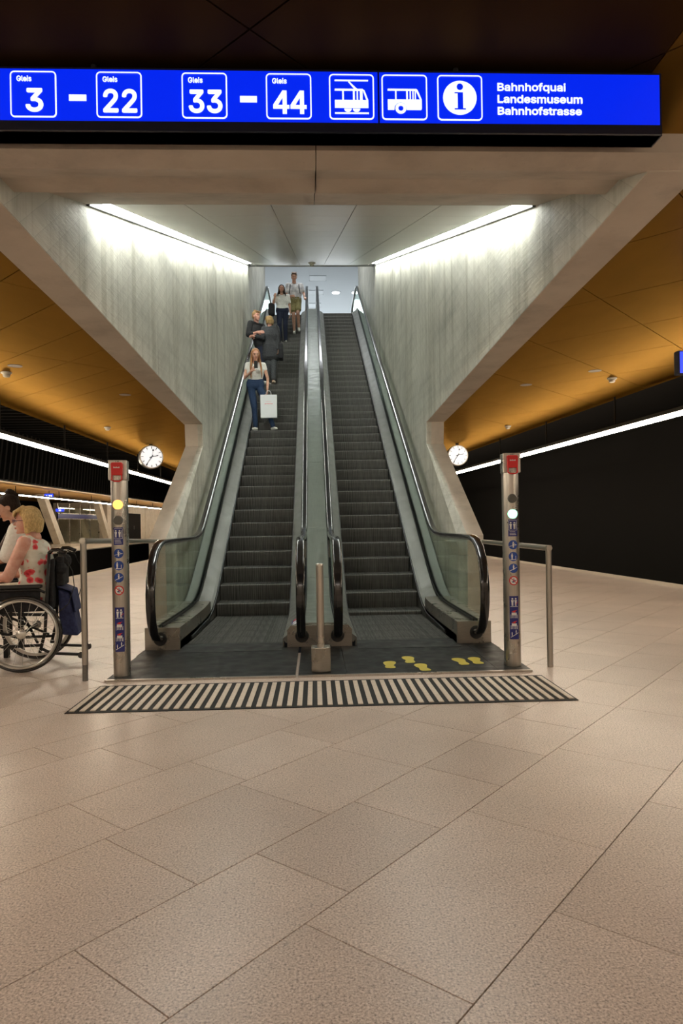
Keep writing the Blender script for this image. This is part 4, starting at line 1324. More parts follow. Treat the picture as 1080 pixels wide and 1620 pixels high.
def person(label, base, H, J, face, style, voxel=.009, group=None, head_s=None, head_up=(0, 0, 1)):
    """J: joints as offsets from base, x right, y away, z up."""
    t = thing('person', label, 'person', base, 0, group)
    k = H / 1.7; fem = style.get('female', True); fat = style.get('fat', 1.0)
    sk = M[style['skin']]
    b = MB()
    Q, ax = add_head(b, J['head'], face, head_up, J['neck'], head_s or k, fem)
    for p, q, r in torso_bars(J, H, -.006, 0, 1, fem, fat): b.cap(p, r, q, r, 12)
    b.cap(V(J['shR']), .045 * k * fat, V(J['shL']), .045 * k * fat, 12)
    b.cap(V(J['neck']) - V((0, 0, .03)), .052 * k, V(J['chest']), .06 * k, 12)
    ar, fr_, tr, cr = style.get('arm', (.042, .034)) + style.get('leg', (.073, .048))
    for s_ in 'LR':
        b.cap(J['sh' + s_], ar * 1.12 * k, J['el' + s_], ar * .88 * k, 12)
        b.cap(J['el' + s_], fr_ * 1.05 * k, J['wr' + s_], .024 * k, 12)
        hd = J.get('hd' + s_, (0, 0, -1)); hn = J.get('hn' + s_, (0, -1, 0))
        add_hand(b, J['wr' + s_], hd, hn, J.get('ht' + s_, 1), J.get('hc' + s_, .4), k)
        b.cap(J['hip' + s_], tr * k, J['kn' + s_], .054 * k, 12)
        m_ = lerp(J['kn' + s_], J['an' + s_], .3)
        b.cap(J['kn' + s_], .052 * k, m_, cr * k, 12); b.cap(m_, cr * k, J['an' + s_], .034 * k, 12)
        an = V(J['an' + s_]); td = V(J.get('toe' + s_, (0, -1, 0))).normalized()
        b.cap(an - V((0, 0, .035 * k)), .032 * k, an + td * .12 * k - V((0, 0, .050 * k)), .024 * k, 10)
    rmsh(b, 'body', sk, t, voxel)
    face_parts(t, Q, ax, head_s or k, sk)
    # top garment
    top = style['top']; g = MB(); inf = top.get('inf', .014)
    for p, q, r in torso_bars(J, H, inf, top.get('t0', .18), 1.0, fem, fat): g.cap(p, r, q, r, 14)
    if fem:
        sl = (V(J['shL']) - V(J['shR'])).normalized(); up_ = (V(J['chest']) - V(J['pelvis'])).normalized(); fw = sl.cross(up_)
        if fw.dot(V(style.get('front', face))) < 0: fw = -fw
        for s_ in (-1, 1): g.ell(lerp(J['pelvis'], J['chest'], .80) + sl * s_ * .068 * k + fw * .062 * k, .062 * k * (fat if fat > 1 else 1))
    g.cap(V(J['shR']) + (V(J['shL']) - V(J['shR'])) * .08, .045 * k * fat + inf, V(J['shL']) + (V(J['shR']) - V(J['shL'])) * .08, .045 * k * fat + inf, 12)
    sv = top.get('sleeve', .45)
    for s_ in 'LR':
        if sv > 0:
            e = lerp(J['sh' + s_], J['el' + s_], min(1, sv))
            g.cap(J['sh' + s_], ar * 1.12 * k + inf, e, ar * .95 * k + inf * 1.2, 12)
            if sv > 1: g.cap(J['el' + s_], fr_ * 1.05 * k + inf, lerp(J['el' + s_], J['wr' + s_], sv - 1), .026 * k + inf, 12)
    if top.get('skirt'):
        for i in range(5):
            q = i / 4
            c = V(J['pelvis']) - V((0, 0, top['skirt'] * q)); sl = (V(J['hipL']) - V(J['hipR'])).normalized()
            g.cap(c - sl * (.09 + .02 * q) * k, (.105 + .01 * q) * k + inf, c + sl * (.09 + .02 * q) * k, (.105 + .01 * q) * k + inf, 12)
    rmsh(g, top['name'], M[top['mat']], t, voxel, 4)
    # trousers or shorts
    bt = style.get('bottom')
    if bt:
        g = MB(); inf = bt.get('inf', .012)
        for p, q, r in torso_bars(J, H, inf - .004, 0, .28, fem, fat): g.cap(p, r, q, r, 14)
        ln = bt.get('len', 1.95)
        for s_ in 'LR':
            g.cap(J['hip' + s_], tr * k + inf, lerp(J['hip' + s_], J['kn' + s_], min(1, ln)), (.056 if ln > 1 else .068) * k + inf, 12)
            if ln > 1:
                m_ = lerp(J['kn' + s_], J['an' + s_], .3)
                g.cap(J['kn' + s_], .052 * k + inf, m_, cr * k + inf, 12)
                g.cap(m_, cr * k + inf, lerp(J['kn' + s_], J['an' + s_], ln - 1), (.036 * k + inf), 12)
        rmsh(g, bt['name'], M[bt['mat']], t, voxel, 4)
    # shoes
    for s_ in 'LR':
        an = V(J['an' + s_]); td = V(J.get('toe' + s_, (0, -1, 0))).normalized(); g = MB()
        z0 = V((0, 0, 1))
        g.cap(an - td * .030 * k - z0 * .036 * k, .040 * k, an + td * .055 * k - z0 * .040 * k, .036 * k, 12)
        g.cap(an + td * .055 * k - z0 * .044 * k, .034 * k, an + td * .145 * k - z0 * .052 * k, .028 * k, 12)
        if style.get('sock'): g.cap(an - z0 * .02, .040 * k, an + z0 * .09, .040 * k, 12)
        rmsh(g, 'shoe', M[style.get('shoe', 'shoe_white')], t, voxel * .9, 3)
    # hair
    hs = style['hair']; hm = M[hs['mat']]; s = head_s or k; h = MB(); f = ax[0]
    h.ell(Q(-.026, 0, .040), (.092 * s, .083 * s, .086 * s), ax, 18, 12)
    h.ell(Q(-.040, 0, .000), (.072 * s, .080 * s, .080 * s), ax, 16, 10)
    if hs['kind'] == 'long':
        ln = hs.get('len', .34)
        rnd = random.Random(5)
        for i in range(22):
            a = radians(-118 + 236 * i / 21)       # around the back of the head
            c0 = Q(-.030 - .070 * cos(a), .076 * sin(a), .040)
            c1 = Q(-.030 - .074 * cos(a), .086 * sin(a), -.07)
            dn = V((0, 0, -1)); out_ = (V(c1) - V(J['head'])); out_.z = 0
            c2 = c1 + dn * ln * .5 * s + out_.normalized() * .025 * s + f * (.075 if abs(i - 10.5) > 6.5 else 0)
            c3 = c1 + dn * ln * (.9 + .2 * rnd.random()) * s + out_.normalized() * .03 * s + f * (.115 if abs(i - 10.5) > 6.5 else -.01)
            h.cap(c0, .018 * s, c1, .020 * s, 8); h.cap(c1, .020 * s, c2, .019 * s, 8); h.cap(c2, .019 * s, c3, .009 * s, 8)
    if hs['kind'] == 'bob':
        rnd = random.Random(3)
        for i in range(26):
            a = radians(-112 + 224 * i / 25)
            c0 = Q(-.026 - .066 * cos(a), .074 * sin(a), .05)
            c1 = Q(-.036 - .078 * cos(a), .088 * sin(a), -.01)
            c2 = Q(-.030 - (.060 + .02 * rnd.random()) * cos(a), .078 * sin(a), -.075 - .02 * rnd.random())
            h.cap(c0, .022 * s, c1, .022 * s, 8); h.cap(c1, .022 * s, c2, .012 * s, 8)
        for i in range(9):
            y_ = -.055 + .110 * i / 8
            h.cap(Q(.020, y_ * .9, .118 - .01 * abs(i - 4) / 4), .016 * s, Q(.078, y_, .078), .014 * s, 8)
            h.cap(Q(.078, y_, .078), .014 * s, Q(.086, y_ * 1.05, .045), .007 * s, 8)
    if hs['kind'] == 'bun':
        h.ell(Q(-.066, 0, .122), .036 * s); h.ell(Q(-.085, 0, .108), .030 * s)
        h.cap(Q(-.085, 0, .11), .026 * s, Q(-.118, 0, .075), .016 * s, 8)
    if hs['kind'] == 'short':
        for i in range(9):
            y_ = -.055 + .110 * i / 8
            h.cap(Q(-.02, y_ * .9, .112), .020 * s, Q(.062, y_ * .9, .085 + .01 * cos(i * 2.3)), .016 * s, 8)
    o = rmsh(h, 'hair', hm, t, voxel * .75, 3)
    return t, Q, ax


# ---- woman with phone and shopping bag
zs1 = Z0 + .2 * 8.55
B1 = (-.965, 13.50, zs1)
J1 = dict(head=(-.17, -.055, 1.505), neck=(-.18, .0, 1.375), chest=(-.185, .01, 1.245), pelvis=(-.19, .02, .915),
          shR=(-.340, .02, 1.325), shL=(-.020, .02, 1.315), elR=(-.395, -.02, 1.055), elL=(.055, .02, 1.045),
          wrR=(-.235, -.215, 1.145), wrL=(.050, -.07, .815), hdR=(.55, -.35, .75), hnR=(.5, .6, .1), htR=-1, hcR=.55,
          hdL=(-.05, -.03, -1), hnL=(-1, 0, 0), htL=1, hcL=.75,
          hipR=(-.275, .02, .88), hipL=(-.105, .02, .88), knR=(-.215, -.03, .48), knL=(.035, -.06, .49),
          anR=(-.195, .0, .085), anL=(.150, -.03, .085), toeR=(-.3, -1, 0), toeL=(.55, -1, 0))
person('young woman with long ginger hair, white top and blue jeans looking at her phone', B1, 1.64, J1, (.18, -.93, -.32),
       dict(skin='skin', hair=dict(kind='long', mat='hair_ginger', len=.36), top=dict(name='t_shirt', mat='white_cotton', sleeve=.32, t0=.30, inf=.010),
            bottom=dict(name='jeans', mat='jeans', inf=.010), shoe='shoe_white', arm=(.036, .030), front=(0, -1, 0)), .0085)
ph = thing('phone', 'dark phone in the hand of the ginger-haired woman', 'phone', (B1[0] - .150, B1[1] - .278, B1[2] + 1.255))
o = MB().obox((0, 0, 0), (.034, 0, 0), (0, .0045, .001), (0, -.015, .068)).build('case', M['black'], ph); bevel(o, .004)
MB().cyl((-.018, -.006, .05), (-.018, -.014, .05), .007, n=10).build('camera_lens', M['eye_dark'], ph)
bg = thing('shopping_bag', 'large white paper shopping bag with faint pink print held by the ginger-haired woman', 'bag', (B1[0] + .075, B1[1] - .10, B1[2] + .245))
mb = MB()
mb.add([(-.155, -.07, 0), (.155, -.07, 0), (.155, .07, 0), (-.155, .07, 0), (-.160, -.05, .45), (.160, -.05, .45), (.160, .05, .45), (-.160, .05, .45), (-.157, -.02, .22), (.157, -.02, .22)],
       [(0, 3, 2, 1), (0, 1, 5, 4), (2, 3, 7, 6), (1, 2, 6, 5), (3, 0, 4, 7)])
o = mb.build('bag', M['paper_white'], bg); sdf = o.modifiers.new('solid', 'SOLIDIFY'); sdf.thickness = .003
for y_ in (-.05, .05):
    MB().tube([(-.05, y_, .44), (-.045, y_ * .8, .50), (-.02, y_ * .3, .535), (.02, y_ * .3, .535), (.045, y_ * .8, .50), (.05, y_, .44)], .0035, 6).build('handle', M['paper_white'], bg, smooth=True)
for (x, z, w_) in ((-.060, .265, .03), (-.025, .268, .022), (.005, .266, .026), (.035, .268, .02), (.065, .265, .028), (.0, .315, .10)):
    MB().add([(x - w_ / 2, -.0653 - .0 + (z / .45) * .02 - .006, z), (x + w_ / 2, -.0653 + (z / .45) * .02 - .006, z), (x + w_ / 2, -.0653 + ((z + .014) / .45) * .02 - .006, z + (.014 if z < .3 else .004)), (x - w_ / 2, -.0653 + ((z + .014) / .45) * .02 - .006, z + (.014 if z < .3 else .004))], [(0, 1, 2, 3)]).build('print', M['bag_pink'], bg, fix=False)

# ---- couple
zs2 = Z0 + .2 * 15.55
B2 = (-1.345, 15.90, zs2)
J2 = dict(head=(.045, -.06, 1.585), neck=(.04, .0, 1.45), chest=(.045, .01, 1.30), pelvis=(.12, .02, .93),
          shR=(-.09, -.13, 1.40), shL=(.17, .13, 1.40), elR=(-.13, -.20, 1.12), elL=(.27, -.03, 1.13),
          wrR=(.08, -.29, 1.15), wrL=(.05, -.25, 1.08), hdR=(1, .1, .1), hnR=(0, 1, 0), htR=-1, hcR=.3, hdL=(-1, -.1, -.12), hnL=(0, 1, 0), htL=1, hcL=.3,
          hipR=(.10, -.06, .90), hipL=(.16, .10, .90), knR=(.16, -.05, .48), knL=(.20, .08, .48), anR=(.17, -.06, .085), anL=(.19, .08, .085),
          toeR=(.8, -.6, 0), toeL=(.9, -.3, 0))
person('fair-haired man in a black jacket leaning on the left handrail with folded arms', B2, 1.76, J2, (.72, -.66, -.10),
       dict(female=False, skin='skin_pale', hair=dict(kind='short', mat='hair_sand'), top=dict(name='jacket', mat='jacket', sleeve=1.45, t0=0, inf=.018),
            bottom=dict(name='trousers', mat='navy_jeans'), shoe='shoe_white', arm=(.044, .034)), .009)
B3 = (-.955, 15.86, zs2)
J3 = dict(head=(-.06, .03, 1.485), neck=(-.045, .0, 1.355), chest=(-.035, .0, 1.22), pelvis=(-.03, .0, .88),
          shR=(.115, -.04, 1.30), shL=(-.185, .03, 1.29), elR=(.16, -.04, 1.03), elL=(-.215, -.12, 1.06),
          wrR=(.15, -.10, .80), wrL=(-.35, -.22, 1.06), hdR=(0, -.1, -1), hnR=(-1, 0, 0), htR=1, hcR=.5, hdL=(-.9, -.35, .1), hnL=(0, .2, -1), htL=1, hcL=.4,
          hipR=(.05, .0, .85), hipL=(-.11, .0, .85), knR=(.03, -.02, .46), knL=(-.10, .0, .46), anR=(.02, -.02, .085), anL=(-.12, .04, .085),
          toeR=(.3, -1, 0), toeL=(-.4, .6, 0))
person('blond woman in a charcoal coat turned away from the camera towards the man', B3, 1.60, J3, (-.62, .74, -.05),
       dict(skin='skin', hair=dict(kind='bob', mat='hair_honey'), top=dict(name='coat', mat='coat', sleeve=1.95, t0=0, inf=.022, skirt=.22),
            bottom=dict(name='trousers', mat='grey_trousers', inf=.02, len=1.85), shoe='shoe_beige', front=(-.6, .7, 0)), .009)
hb = thing('handbag', 'black shoulder bag hanging on the right side of the woman in the charcoal coat', 'bag', (B3[0] + .205, B3[1] - .06, B3[2] + .56))
o = MB().box(-.05, .06, -.15, .15, 0, .36).build('pouch', M['jacket'], hb); bevel(o, .035, 4)
MB().tube([(0, -.10, .34), (-.03, -.08, .62), (-.085, -.03, .80), (-.085, .03, .80), (-.03, .08, .62), (0, .10, .34)], .011, 8).build('strap', M['jacket'], hb, smooth=True)

# ---- woman with white blouse further up
zs4 = Z0 + .2 * 24.55
B4 = (-.835, 19.05, zs4)
J4 = dict(head=(-.01, -.06, 1.50), neck=(-.01, .0, 1.37), chest=(-.0, .0, 1.24), pelvis=(.0, .02, .91),
          shR=(-.17, .01, 1.315), shL=(.155, .01, 1.315), elR=(-.25, -.02, 1.09), elL=(.20, .03, 1.06),
          wrR=(-.19, -.19, 1.22), wrL=(.22, -.05, .83), hdR=(.1, -.2, 1), hnR=(.3, .9, 0), htR=1, hcR=.9, hdL=(0, -.1, -1), hnL=(-1, 0, 0), htL=1, hcL=.4,
          hipR=(-.085, .02, .88), hipL=(.085, .02, .88), knR=(-.08, -.10, .50), knL=(.08, -.03, .47), anR=(-.07, .0, .085), anL=(.08, .05, .085),
          toeR=(-.1, -1, 0), toeL=(.1, -1, 0))
person('dark-haired woman in a loose white blouse and navy jeans near the top', B4, 1.65, J4, (.05, -.98, -.15),
       dict(skin='skin_tan', hair=dict(kind='long', mat='hair_dark', len=.14), top=dict(name='blouse', mat='white_cotton', sleeve=.6, t0=.12, inf=.018),
            bottom=dict(name='jeans', mat='navy_jeans', inf=.014), shoe='shoe_white', front=(0, -1, 0)), .010)
hb = thing('handbag', 'black bag on the shoulder of the woman in the white blouse', 'bag', (B4[0] - .29, B4[1] + .03, B4[2] + .78))
o = MB().box(-.10, .08, -.10, .10, 0, .34).build('pouch', M['jacket'], hb); bevel(o, .05, 4)
MB().tube([(.02, -.06, .32), (.07, -.05, .48), (.115, -.02, .60), (.115, .03, .60), (.07, .06, .48), (.02, .07, .32)], .013, 8).build('strap', M['jacket'], hb, smooth=True)

# ---- man in shorts walking down
zs5 = Z0 + .2 * 26.55
B5 = (-.50, 19.72, zs5)
J5 = dict(head=(-.01, -.07, 1.665), neck=(-.01, -.01, 1.52), chest=(.0, .0, 1.38), pelvis=(.0, .03, 1.0),
          shR=(-.19, .01, 1.46), shL=(.185, .01, 1.45), elR=(-.23, .02, 1.17), elL=(.265, -.02, 1.19),
          wrR=(-.13, -.16, 1.08), wrL=(.285, -.20, 1.03), hdR=(.6, -.6, -.1), hnR=(.3, .8, 0), htR=-1, hcR=.7, hdL=(.1, -.9, -.35), hnL=(0, 0, -1), htL=1, hcL=.6,
          hipR=(-.09, .03, .96), hipL=(.09, .03, .96), knR=(-.04, -.09, .54), knL=(.085, -.12, .60), anR=(-.03, -.02, .095), anL=(.105, .06, .235),
          toeR=(-.1, -1, 0), toeL=(.1, -1, -.5))
person('tall man in a white patterned t-shirt and olive shorts walking down by the centre handrail', B5, 1.81, J5, (.08, -.95, -.28),
       dict(female=False, skin='skin_tan', hair=dict(kind='short', mat='hair_brown'), top=dict(name='t_shirt', mat='grey_print', sleeve=.62, t0=.02, inf=.022),
            bottom=dict(name='shorts', mat='olive', inf=.026, len=.62), shoe='shoe_white', sock=1), .010)
bp = thing('backpack', 'dark backpack worn by the tall man in shorts, its straps over his shirt', 'bag', (B5[0], B5[1] + .17, B5[2] + 1.08))
o = MB().box(-.15, .15, 0, .13, 0, .42).build('pouch', M['jacket'], bp); bevel(o, .045, 4)
for s_ in (-1, 1):
    MB().tube([(s_ * .11, .02, .36), (s_ * .125, -.13, .43), (s_ * .125, -.265, .36), (s_ * .13, -.285, .25), (s_ * .15, -.26, .12), (s_ * .16, -.12, .02), (s_ * .12, .03, .03)], .014, 8).build('strap', M['jacket'], bp, smooth=True)
wt = thing('wristwatch', 'silver wristwatch on the left wrist of the man in shorts', 'watch', (B5[0] + .285, B5[1] - .185, B5[2] + 1.04))
MB().tube([(.030 * cos(a), .004 * sin(a), .030 * sin(a)) for a in [2 * pi * i / 14 for i in range(14)]], .006, 6, True).build('band', M['steel'], wt, smooth=True)
MB().cyl((.0, -.012, .034), (.0, .012, .034), .016, n=14).build('dial', M['steel'], wt)

# ------------------------------------------------------------------ wheelchair (x forward, y left = towards the camera)
WX, WY, WR = -2.385, 5.72, radians(-169.6)
wc = thing('wheelchair', 'black wheelchair with silver wheel rims at the left picture edge', 'wheelchair', (WX, WY, 0), WR)
RW = .302
for s_ in (1, -1):
    yw = s_ * .285
    wh = MB().tube([((RW - .015) * cos(a), yw, RW + (RW - .015) * sin(a)) for a in [2 * pi * i / 56 for i in range(56)]], .015, 10, True).build('tyre', M['rubber'], wc, smooth=True)
    MB().lathe([(RW - .052, yw - .011), (RW - .052, yw + .011), (RW - .027, yw + .013), (RW - .027, yw - .013), (RW - .052, yw - .011)], (0, 0, RW), 56, 'y', caps=False).build('rim', M['wheel_silver'] if 'wheel_silver' in M else M.setdefault('wheel_silver', mat('wheel_silver', (.62, .60, .56), .3, .8)), wh, auto=True)
    MB().tube([((RW - .040) * cos(a), yw + s_ * .038, RW + (RW - .040) * sin(a)) for a in [2 * pi * i / 56 for i in range(56)]], .0085, 8, True).build('push_rim', M['wheel_silver'], wh, smooth=True)
    for i in range(6):
        a = 2 * pi * i / 6 + .2
        MB().cyl(((RW - .040) * cos(a), yw + s_ * .038, RW + (RW - .040) * sin(a)), ((RW - .040) * cos(a), yw + s_ * .008, RW + (RW - .040) * sin(a)), .004, n=6).build('stand_off', M['wheel_silver'], wh)
    MB().lathe([(.012, yw - .030), (.026, yw - .028), (.030, yw - .012), (.020, yw), (.030, yw + .012), (.036, yw + .026), (.022, yw + .034), (.006, yw + .036)], (0, 0, RW), 24, 'y').build('hub', M['wheel_silver'], wh, auto=True)
    for i in range(24):
        a = 2 * pi * i / 24; b_ = a + (.5 if i % 2 else -.5)
        MB().cyl((.026 * cos(b_), yw + (.018 if i % 4 < 2 else -.018), RW + .026 * sin(b_)), ((RW - .05) * cos(a), yw, RW + (RW - .05) * sin(a)), .0016, n=5).build('spoke', M['wheel_silver'], wh)
    # casters
    ca_ = MB().tube([(.43 + .062 * cos(a), s_ * .23, .075 + .062 * sin(a)) for a in [2 * pi * i / 24 for i in range(24)]], .013, 8, True).cyl((.43, s_ * .23 - .015, .075), (.43, s_ * .23 + .015, .075), .05, n=18).build('caster', M['rubber'], wc, smooth=False)
    MB().tube([(.43, s_ * .205, .075), (.41, s_ * .205, .16), (.40, s_ * .23, .19), (.40, s_ * .23, .30)], .011, 8).build('fork', M['black'], ca_, smooth=True)
    # frame side
    MB().tube([(-.20, s_ * .235, .94), (-.18, s_ * .235, .60), (-.16, s_ * .235, .30), (-.12, s_ * .235, .14)], .0125, 10).tube([(-.17, s_ * .235, .44), (.20, s_ * .235, .46), (.38, s_ * .235, .46), (.44, s_ * .22, .36), (.50, s_ * .18, .12)], .0125, 10) \
        .tube([(-.14, s_ * .235, .20), (.15, s_ * .235, .20), (.38, s_ * .235, .28)], .0125, 10).tube([(.20, s_ * .235, .46), (.20, s_ * .235, .22)], .0125, 10).build('side_frame', M['black'], wc, smooth=True)
    MB().tube([(-.17, s_ * .262, .62), (-.12, s_ * .262, .645), (.24, s_ * .262, .645), (.28, s_ * .262, .60), (.28, s_ * .262, .47)], .011, 8).build('armrest_frame', M['black'], wc, smooth=True)
    o = MB().box(-.15, .24, s_ * .262 - .03, s_ * .262 + .03, .655, .685).build('armrest', M['black'], wc); bevel(o, .012, 3)
    o = MB().box(-.13, .20, s_ * .240 - .004, s_ * .240 + .004, .47, .64).build('side_guard', M['jacket'], wc)
    ph_ = MB().tube([(-.20, s_ * .235, .93), (-.225, s_ * .235, .955), (-.27, s_ * .235, .955), (-.33, s_ * .235, .93)], .016, 10).build('push_handle', M['rubber'], wc, smooth=True)
    MB().tube([(-.26, s_ * .235, .935), (-.32, s_ * .235, .90), (-.33, s_ * .235, .87)], .006, 6).build('brake_lever', M['black'], ph_, smooth=True)
    MB().tube([(-.33, s_ * .235, .87), (-.375, s_ * .24, .78), (-.385, s_ * .24, .66), (-.34, s_ * .24, .52), (-.22, s_ * .24, .42)], .0035, 6).build('brake_cable', M['black'], wc, smooth=True)
    ab = MB().tube([(-.12, s_ * .20, .17), (-.20, s_ * .20, .125), (-.42, s_ * .20, .105)], .012, 8).build('anti_tip_bar', M['black'], wc, smooth=True)
    MB().cyl((-.425, s_ * .20 - .014, .10), (-.425, s_ * .20 + .014, .10), .026, n=16).build('roller', M['rubber'], ab)
    MB().box(.42, .60, s_ * .10 - .07, s_ * .10 + .07, .10, .115).build('footplate', M['black'], wc)
o = MB().box(-.19, .24, -.22, .22, .465, .52).build('seat_cushion', M['jacket'], wc); bevel(o, .02, 3)
o = MB().obox((-.205, 0, .68), (.022, 0, -.002), (0, .215, 0), (-.006, 0, .20)).build('backrest', M['jacket'], wc); bevel(o, .018, 3)
MB().cyl((0, -.27, RW), (0, .27, RW), .014, n=10).build('axle', M['black'], wc)
MB().tube([(-.10, -.22, .22), (.12, .22, .44)], .011, 8).tube([(-.10, .22, .22), (.12, -.22, .44)], .011, 8).build('cross_brace', M['black'], wc, smooth=True)
# gear clutter fixed behind the backrest
o = MB().box(-.29, -.235, -.12, .16, .66, .90).ell((-.28, .05, .86), .06).ell((-.27, .14, .80), .05).build('headrest_mount', M['jacket'], wc); bevel(o, .012, 2)
nb = thing('carry_bag', 'navy blue bag hanging behind the wheelchair backrest', 'bag', (WX, WY, 0), WR)
mb = MB(); mb.add([(-.25, -.17, .26), (-.40, -.16, .24), (-.40, .13, .24), (-.25, .14, .26), (-.24, -.17, .64), (-.33, -.16, .60), (-.33, .13, .60), (-.24, .14, .64)],
                  [(0, 3, 2, 1), (4, 5, 6, 7), (0, 1, 5, 4), (1, 2, 6, 5), (2, 3, 7, 6), (3, 0, 4, 7)])
o = mb.build('pouch', M['navy_cloth'], nb); bevel(o, .03, 4)
o = MB().add([(-.235, -.175, .655), (-.342, -.165, .61), (-.342, .135, .61), (-.235, .145, .655), (-.372, -.163, .44), (-.372, .133, .44), (-.35, -.163, .44), (-.35, .133, .44)], [(0, 1, 2, 3), (1, 4, 5, 2)]).build('flap', M['navy_cloth'], nb, fix=False)
sdf = o.modifiers.new('solid', 'SOLIDIFY'); sdf.thickness = .008
for y_ in (-.12, .09): MB().tube([(-.24, y_, .63), (-.235, y_, .74), (-.235, y_, .88)], .008, 6).build('strap', M['navy_cloth'], nb, smooth=True)

cw, sw = cos(WR), sin(WR)


def wl(x, y, z): return (x * cw - y * sw, x * sw + y * cw, z)     # wheelchair local -> world offset


def wv3(x, y, z): return wl(x, y, z)


JW = {k_: wl(*v_) for k_, v_ in dict(head=(.012, .0, 1.190), neck=(-.045, 0, 1.07), chest=(-.05, 0, .94), pelvis=(-.06, 0, .62),
      shL=(-.005, .185, 1.01), shR=(-.005, -.185, 1.01), elL=(.105, .255, .745), elR=(.105, -.255, .745), wrL=(.33, .19, .735), wrR=(.33, -.17, .735),
      hipL=(-.03, .09, .60), hipR=(-.03, -.09, .60), knL=(.40, .10, .60), knR=(.40, -.10, .60), anL=(.47, .10, .20), anR=(.47, -.10, .20),
      hdL=(.95, -.3, -.1), hdR=(.95, .3, -.1), hnL=(0, 0, -1), hnR=(0, 0, -1), toeL=(1, 0, 0), toeR=(1, 0, 0)).items()}
JW['htL'] = 1; JW['htR'] = -1; JW['hcL'] = .35; JW['hcR'] = .35
fd = wl(1, .02, -.06)
tW, QW, axW = person('blond woman with glasses and red floral top sitting in the wheelchair', (WX, WY, 0), 1.64, JW, fd,
                     dict(skin='skin_pale', fat=1.26, arm=(.052, .040), leg=(.085, .058), hair=dict(kind='bob', mat='hair_blond'), top=dict(name='sleeveless_top', mat='floral', sleeve=0, t0=.0, inf=.010),
                          bottom=dict(name='trousers', mat='beige_cloth', len=1.9), shoe='shoe_beige', front=fd), .0065, None, 1.0)
gl = thing('glasses', 'dark framed glasses worn by the blond woman in the wheelchair', 'glasses', (WX, WY, 0))
for b_ in (-1, 1):
    MB().tube([QW(.100 - .004 * abs(cos(a)), b_ * .033 + .024 * cos(a), .003 + .017 * sin(a)) for a in [2 * pi * i / 20 for i in range(20)]], .0028, 6, True).build('lens_rim', M['lens_frame'] if 'lens_frame' in M else M.setdefault('lens_frame', mat('lens_frame', (.06, .02, .05), .3)), gl, smooth=True)
    MB().tube([QW(.094, b_ * .058, .008), QW(.04, b_ * .077, .006), QW(-.005, b_ * .082, .004), QW(-.02, b_ * .080, -.012)], .0028, 6).build('temple', M['lens_frame'], gl, smooth=True)
MB().tube([QW(.100, -.010, .006), QW(.104, 0, .010), QW(.100, .010, .006)], .0025, 6).build('bridge', M['lens_frame'], gl, smooth=True)

# ---- second woman, sitting behind the wheelchair, mostly cut by the frame
B6 = (-2.70, 6.20, 0)
F6 = V((-.93, -.34, -.42)).normalized()
fx, fy = V((-.94, -.34, 0)).normalized().x, V((-.94, -.34, 0)).normalized().y


def l6(f, l, z): return (fx * f - fy * l, fy * f + fx * l, z)


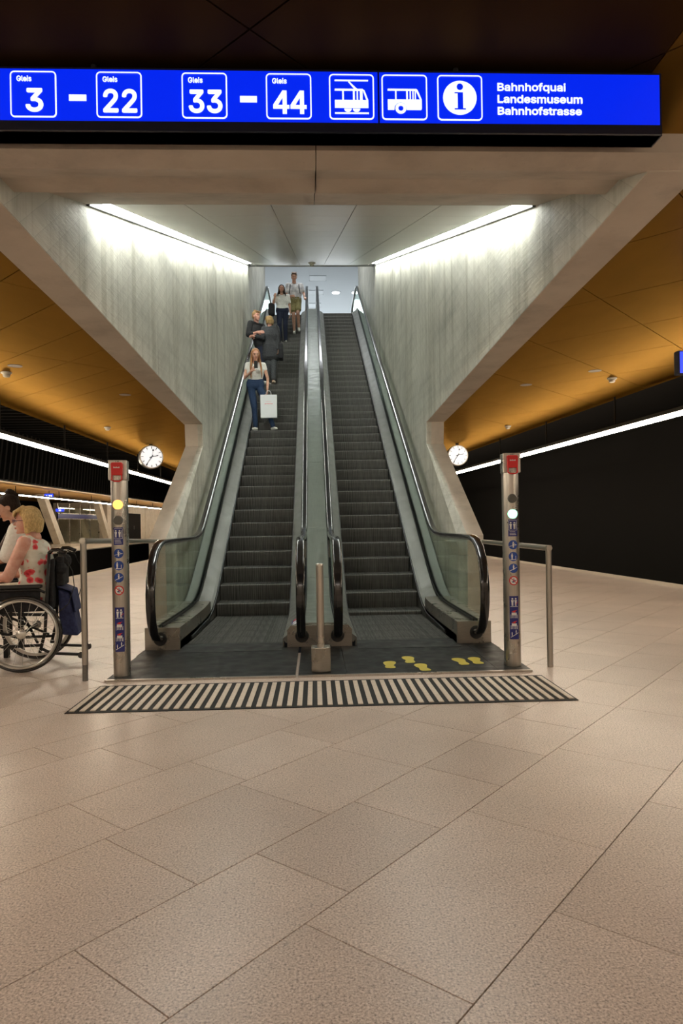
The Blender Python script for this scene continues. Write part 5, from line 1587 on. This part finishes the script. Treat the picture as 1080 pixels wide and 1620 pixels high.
J6 = {k_: l6(*v_) for k_, v_ in dict(head=(.055, 0, 1.315), neck=(-.02, 0, 1.19), chest=(-.035, 0, 1.045), pelvis=(-.10, 0, .70),
      shL=(-.02, .17, 1.12), shR=(-.02, -.17, 1.12), elL=(.06, .22, .87), elR=(.06, -.22, .87), wrL=(.27, .14, .80), wrR=(.27, -.12, .80),
      hipL=(-.08, .09, .68), hipR=(-.08, -.09, .68), knL=(.36, .10, .62), knR=(.36, -.10, .62), anL=(.36, .10, .12), anR=(.36, -.10, .12),
      hdL=(.9, -.4, -.1), hdR=(.9, .4, -.1), hnL=(0, 0, -1), hnR=(0, 0, -1), toeL=(1, 0, 0), toeR=(1, 0, 0)).items()}
J6['htL'] = 1; J6['htR'] = -1
t6, Q6, ax6 = person('dark-haired woman with a bun and white t-shirt sitting behind the wheelchair', B6, 1.66, J6, F6,
                     dict(skin='skin_tan', arm=(.042, .034), hair=dict(kind='bun', mat='hair_dark'), top=dict(name='t_shirt', mat='white_cotton', sleeve=.9, t0=.0, inf=.022),
                          bottom=dict(name='jeans', mat='navy_jeans'), shoe='shoe_white', front=F6), .007, None, .98)
for dz, dl, r in ((-.05, .16, .035), (-.11, .18, .022), (-.15, .17, .030), (-.02, .13, .02)):
    p = V(l6(.04, dl, 1.10 + dz))
    MB().ell(p + V((0, -.022, 0)), (r, .006, r * .8)).build('print', M['jacket'], t6, smooth=True)
st = thing('shoulder_bag', 'brown leather strap bag across the woman in the white t-shirt', 'bag', B6)
MB().tube([l6(-.05, .16, 1.17), l6(.05, .19, 1.08), l6(.12, .20, .94), l6(.17, .23, .82), l6(.20, .24, .74)], .016, 8).build('strap', M['brown_leather'], st, smooth=True)
o = MB().box(-.14, .10, -.16, -.08, .0, .0)
o = MB().obox(l6(.22, .24, .68), V(l6(.13, 0, 0)), V(l6(0, .035, 0)), V((0, 0, .085))).build('pouch', M['brown_leather'], st); bevel(o, .02, 3)
bn = thing('bench', 'low dark bench behind the wheelchair', 'bench', (-2.95, 6.24, 0))
o = MB().box(-.40, .26, -.19, .19, .52, .57).build('seat', M['black'], bn); bevel(o, .008)
for x, y in ((-.35, -.15), (-.35, .15), (.21, -.15), (.21, .15)): MB().box(x - .02, x + .02, y - .02, y + .02, 0, .52).build('leg', M['black'], bn)

# ------------------------------------------------------------------ bake the remeshed figures to plain meshes
bpy.context.view_layer.update()
dg = bpy.context.evaluated_depsgraph_get()
done = []
for o in BAKE:
    me = bpy.data.meshes.new_from_object(o.evaluated_get(dg)); done.append((o, me))
for o, me in done:
    mt = o.data.materials[0]; nm_ = o.name.split('.')[0]
    o.modifiers.clear(); o.data = me; me.name = nm_
    me.materials.clear(); me.materials.append(mt)
    for p in me.polygons: p.use_smooth = True
    me.polygons.foreach_set('material_index', [0] * len(me.polygons))
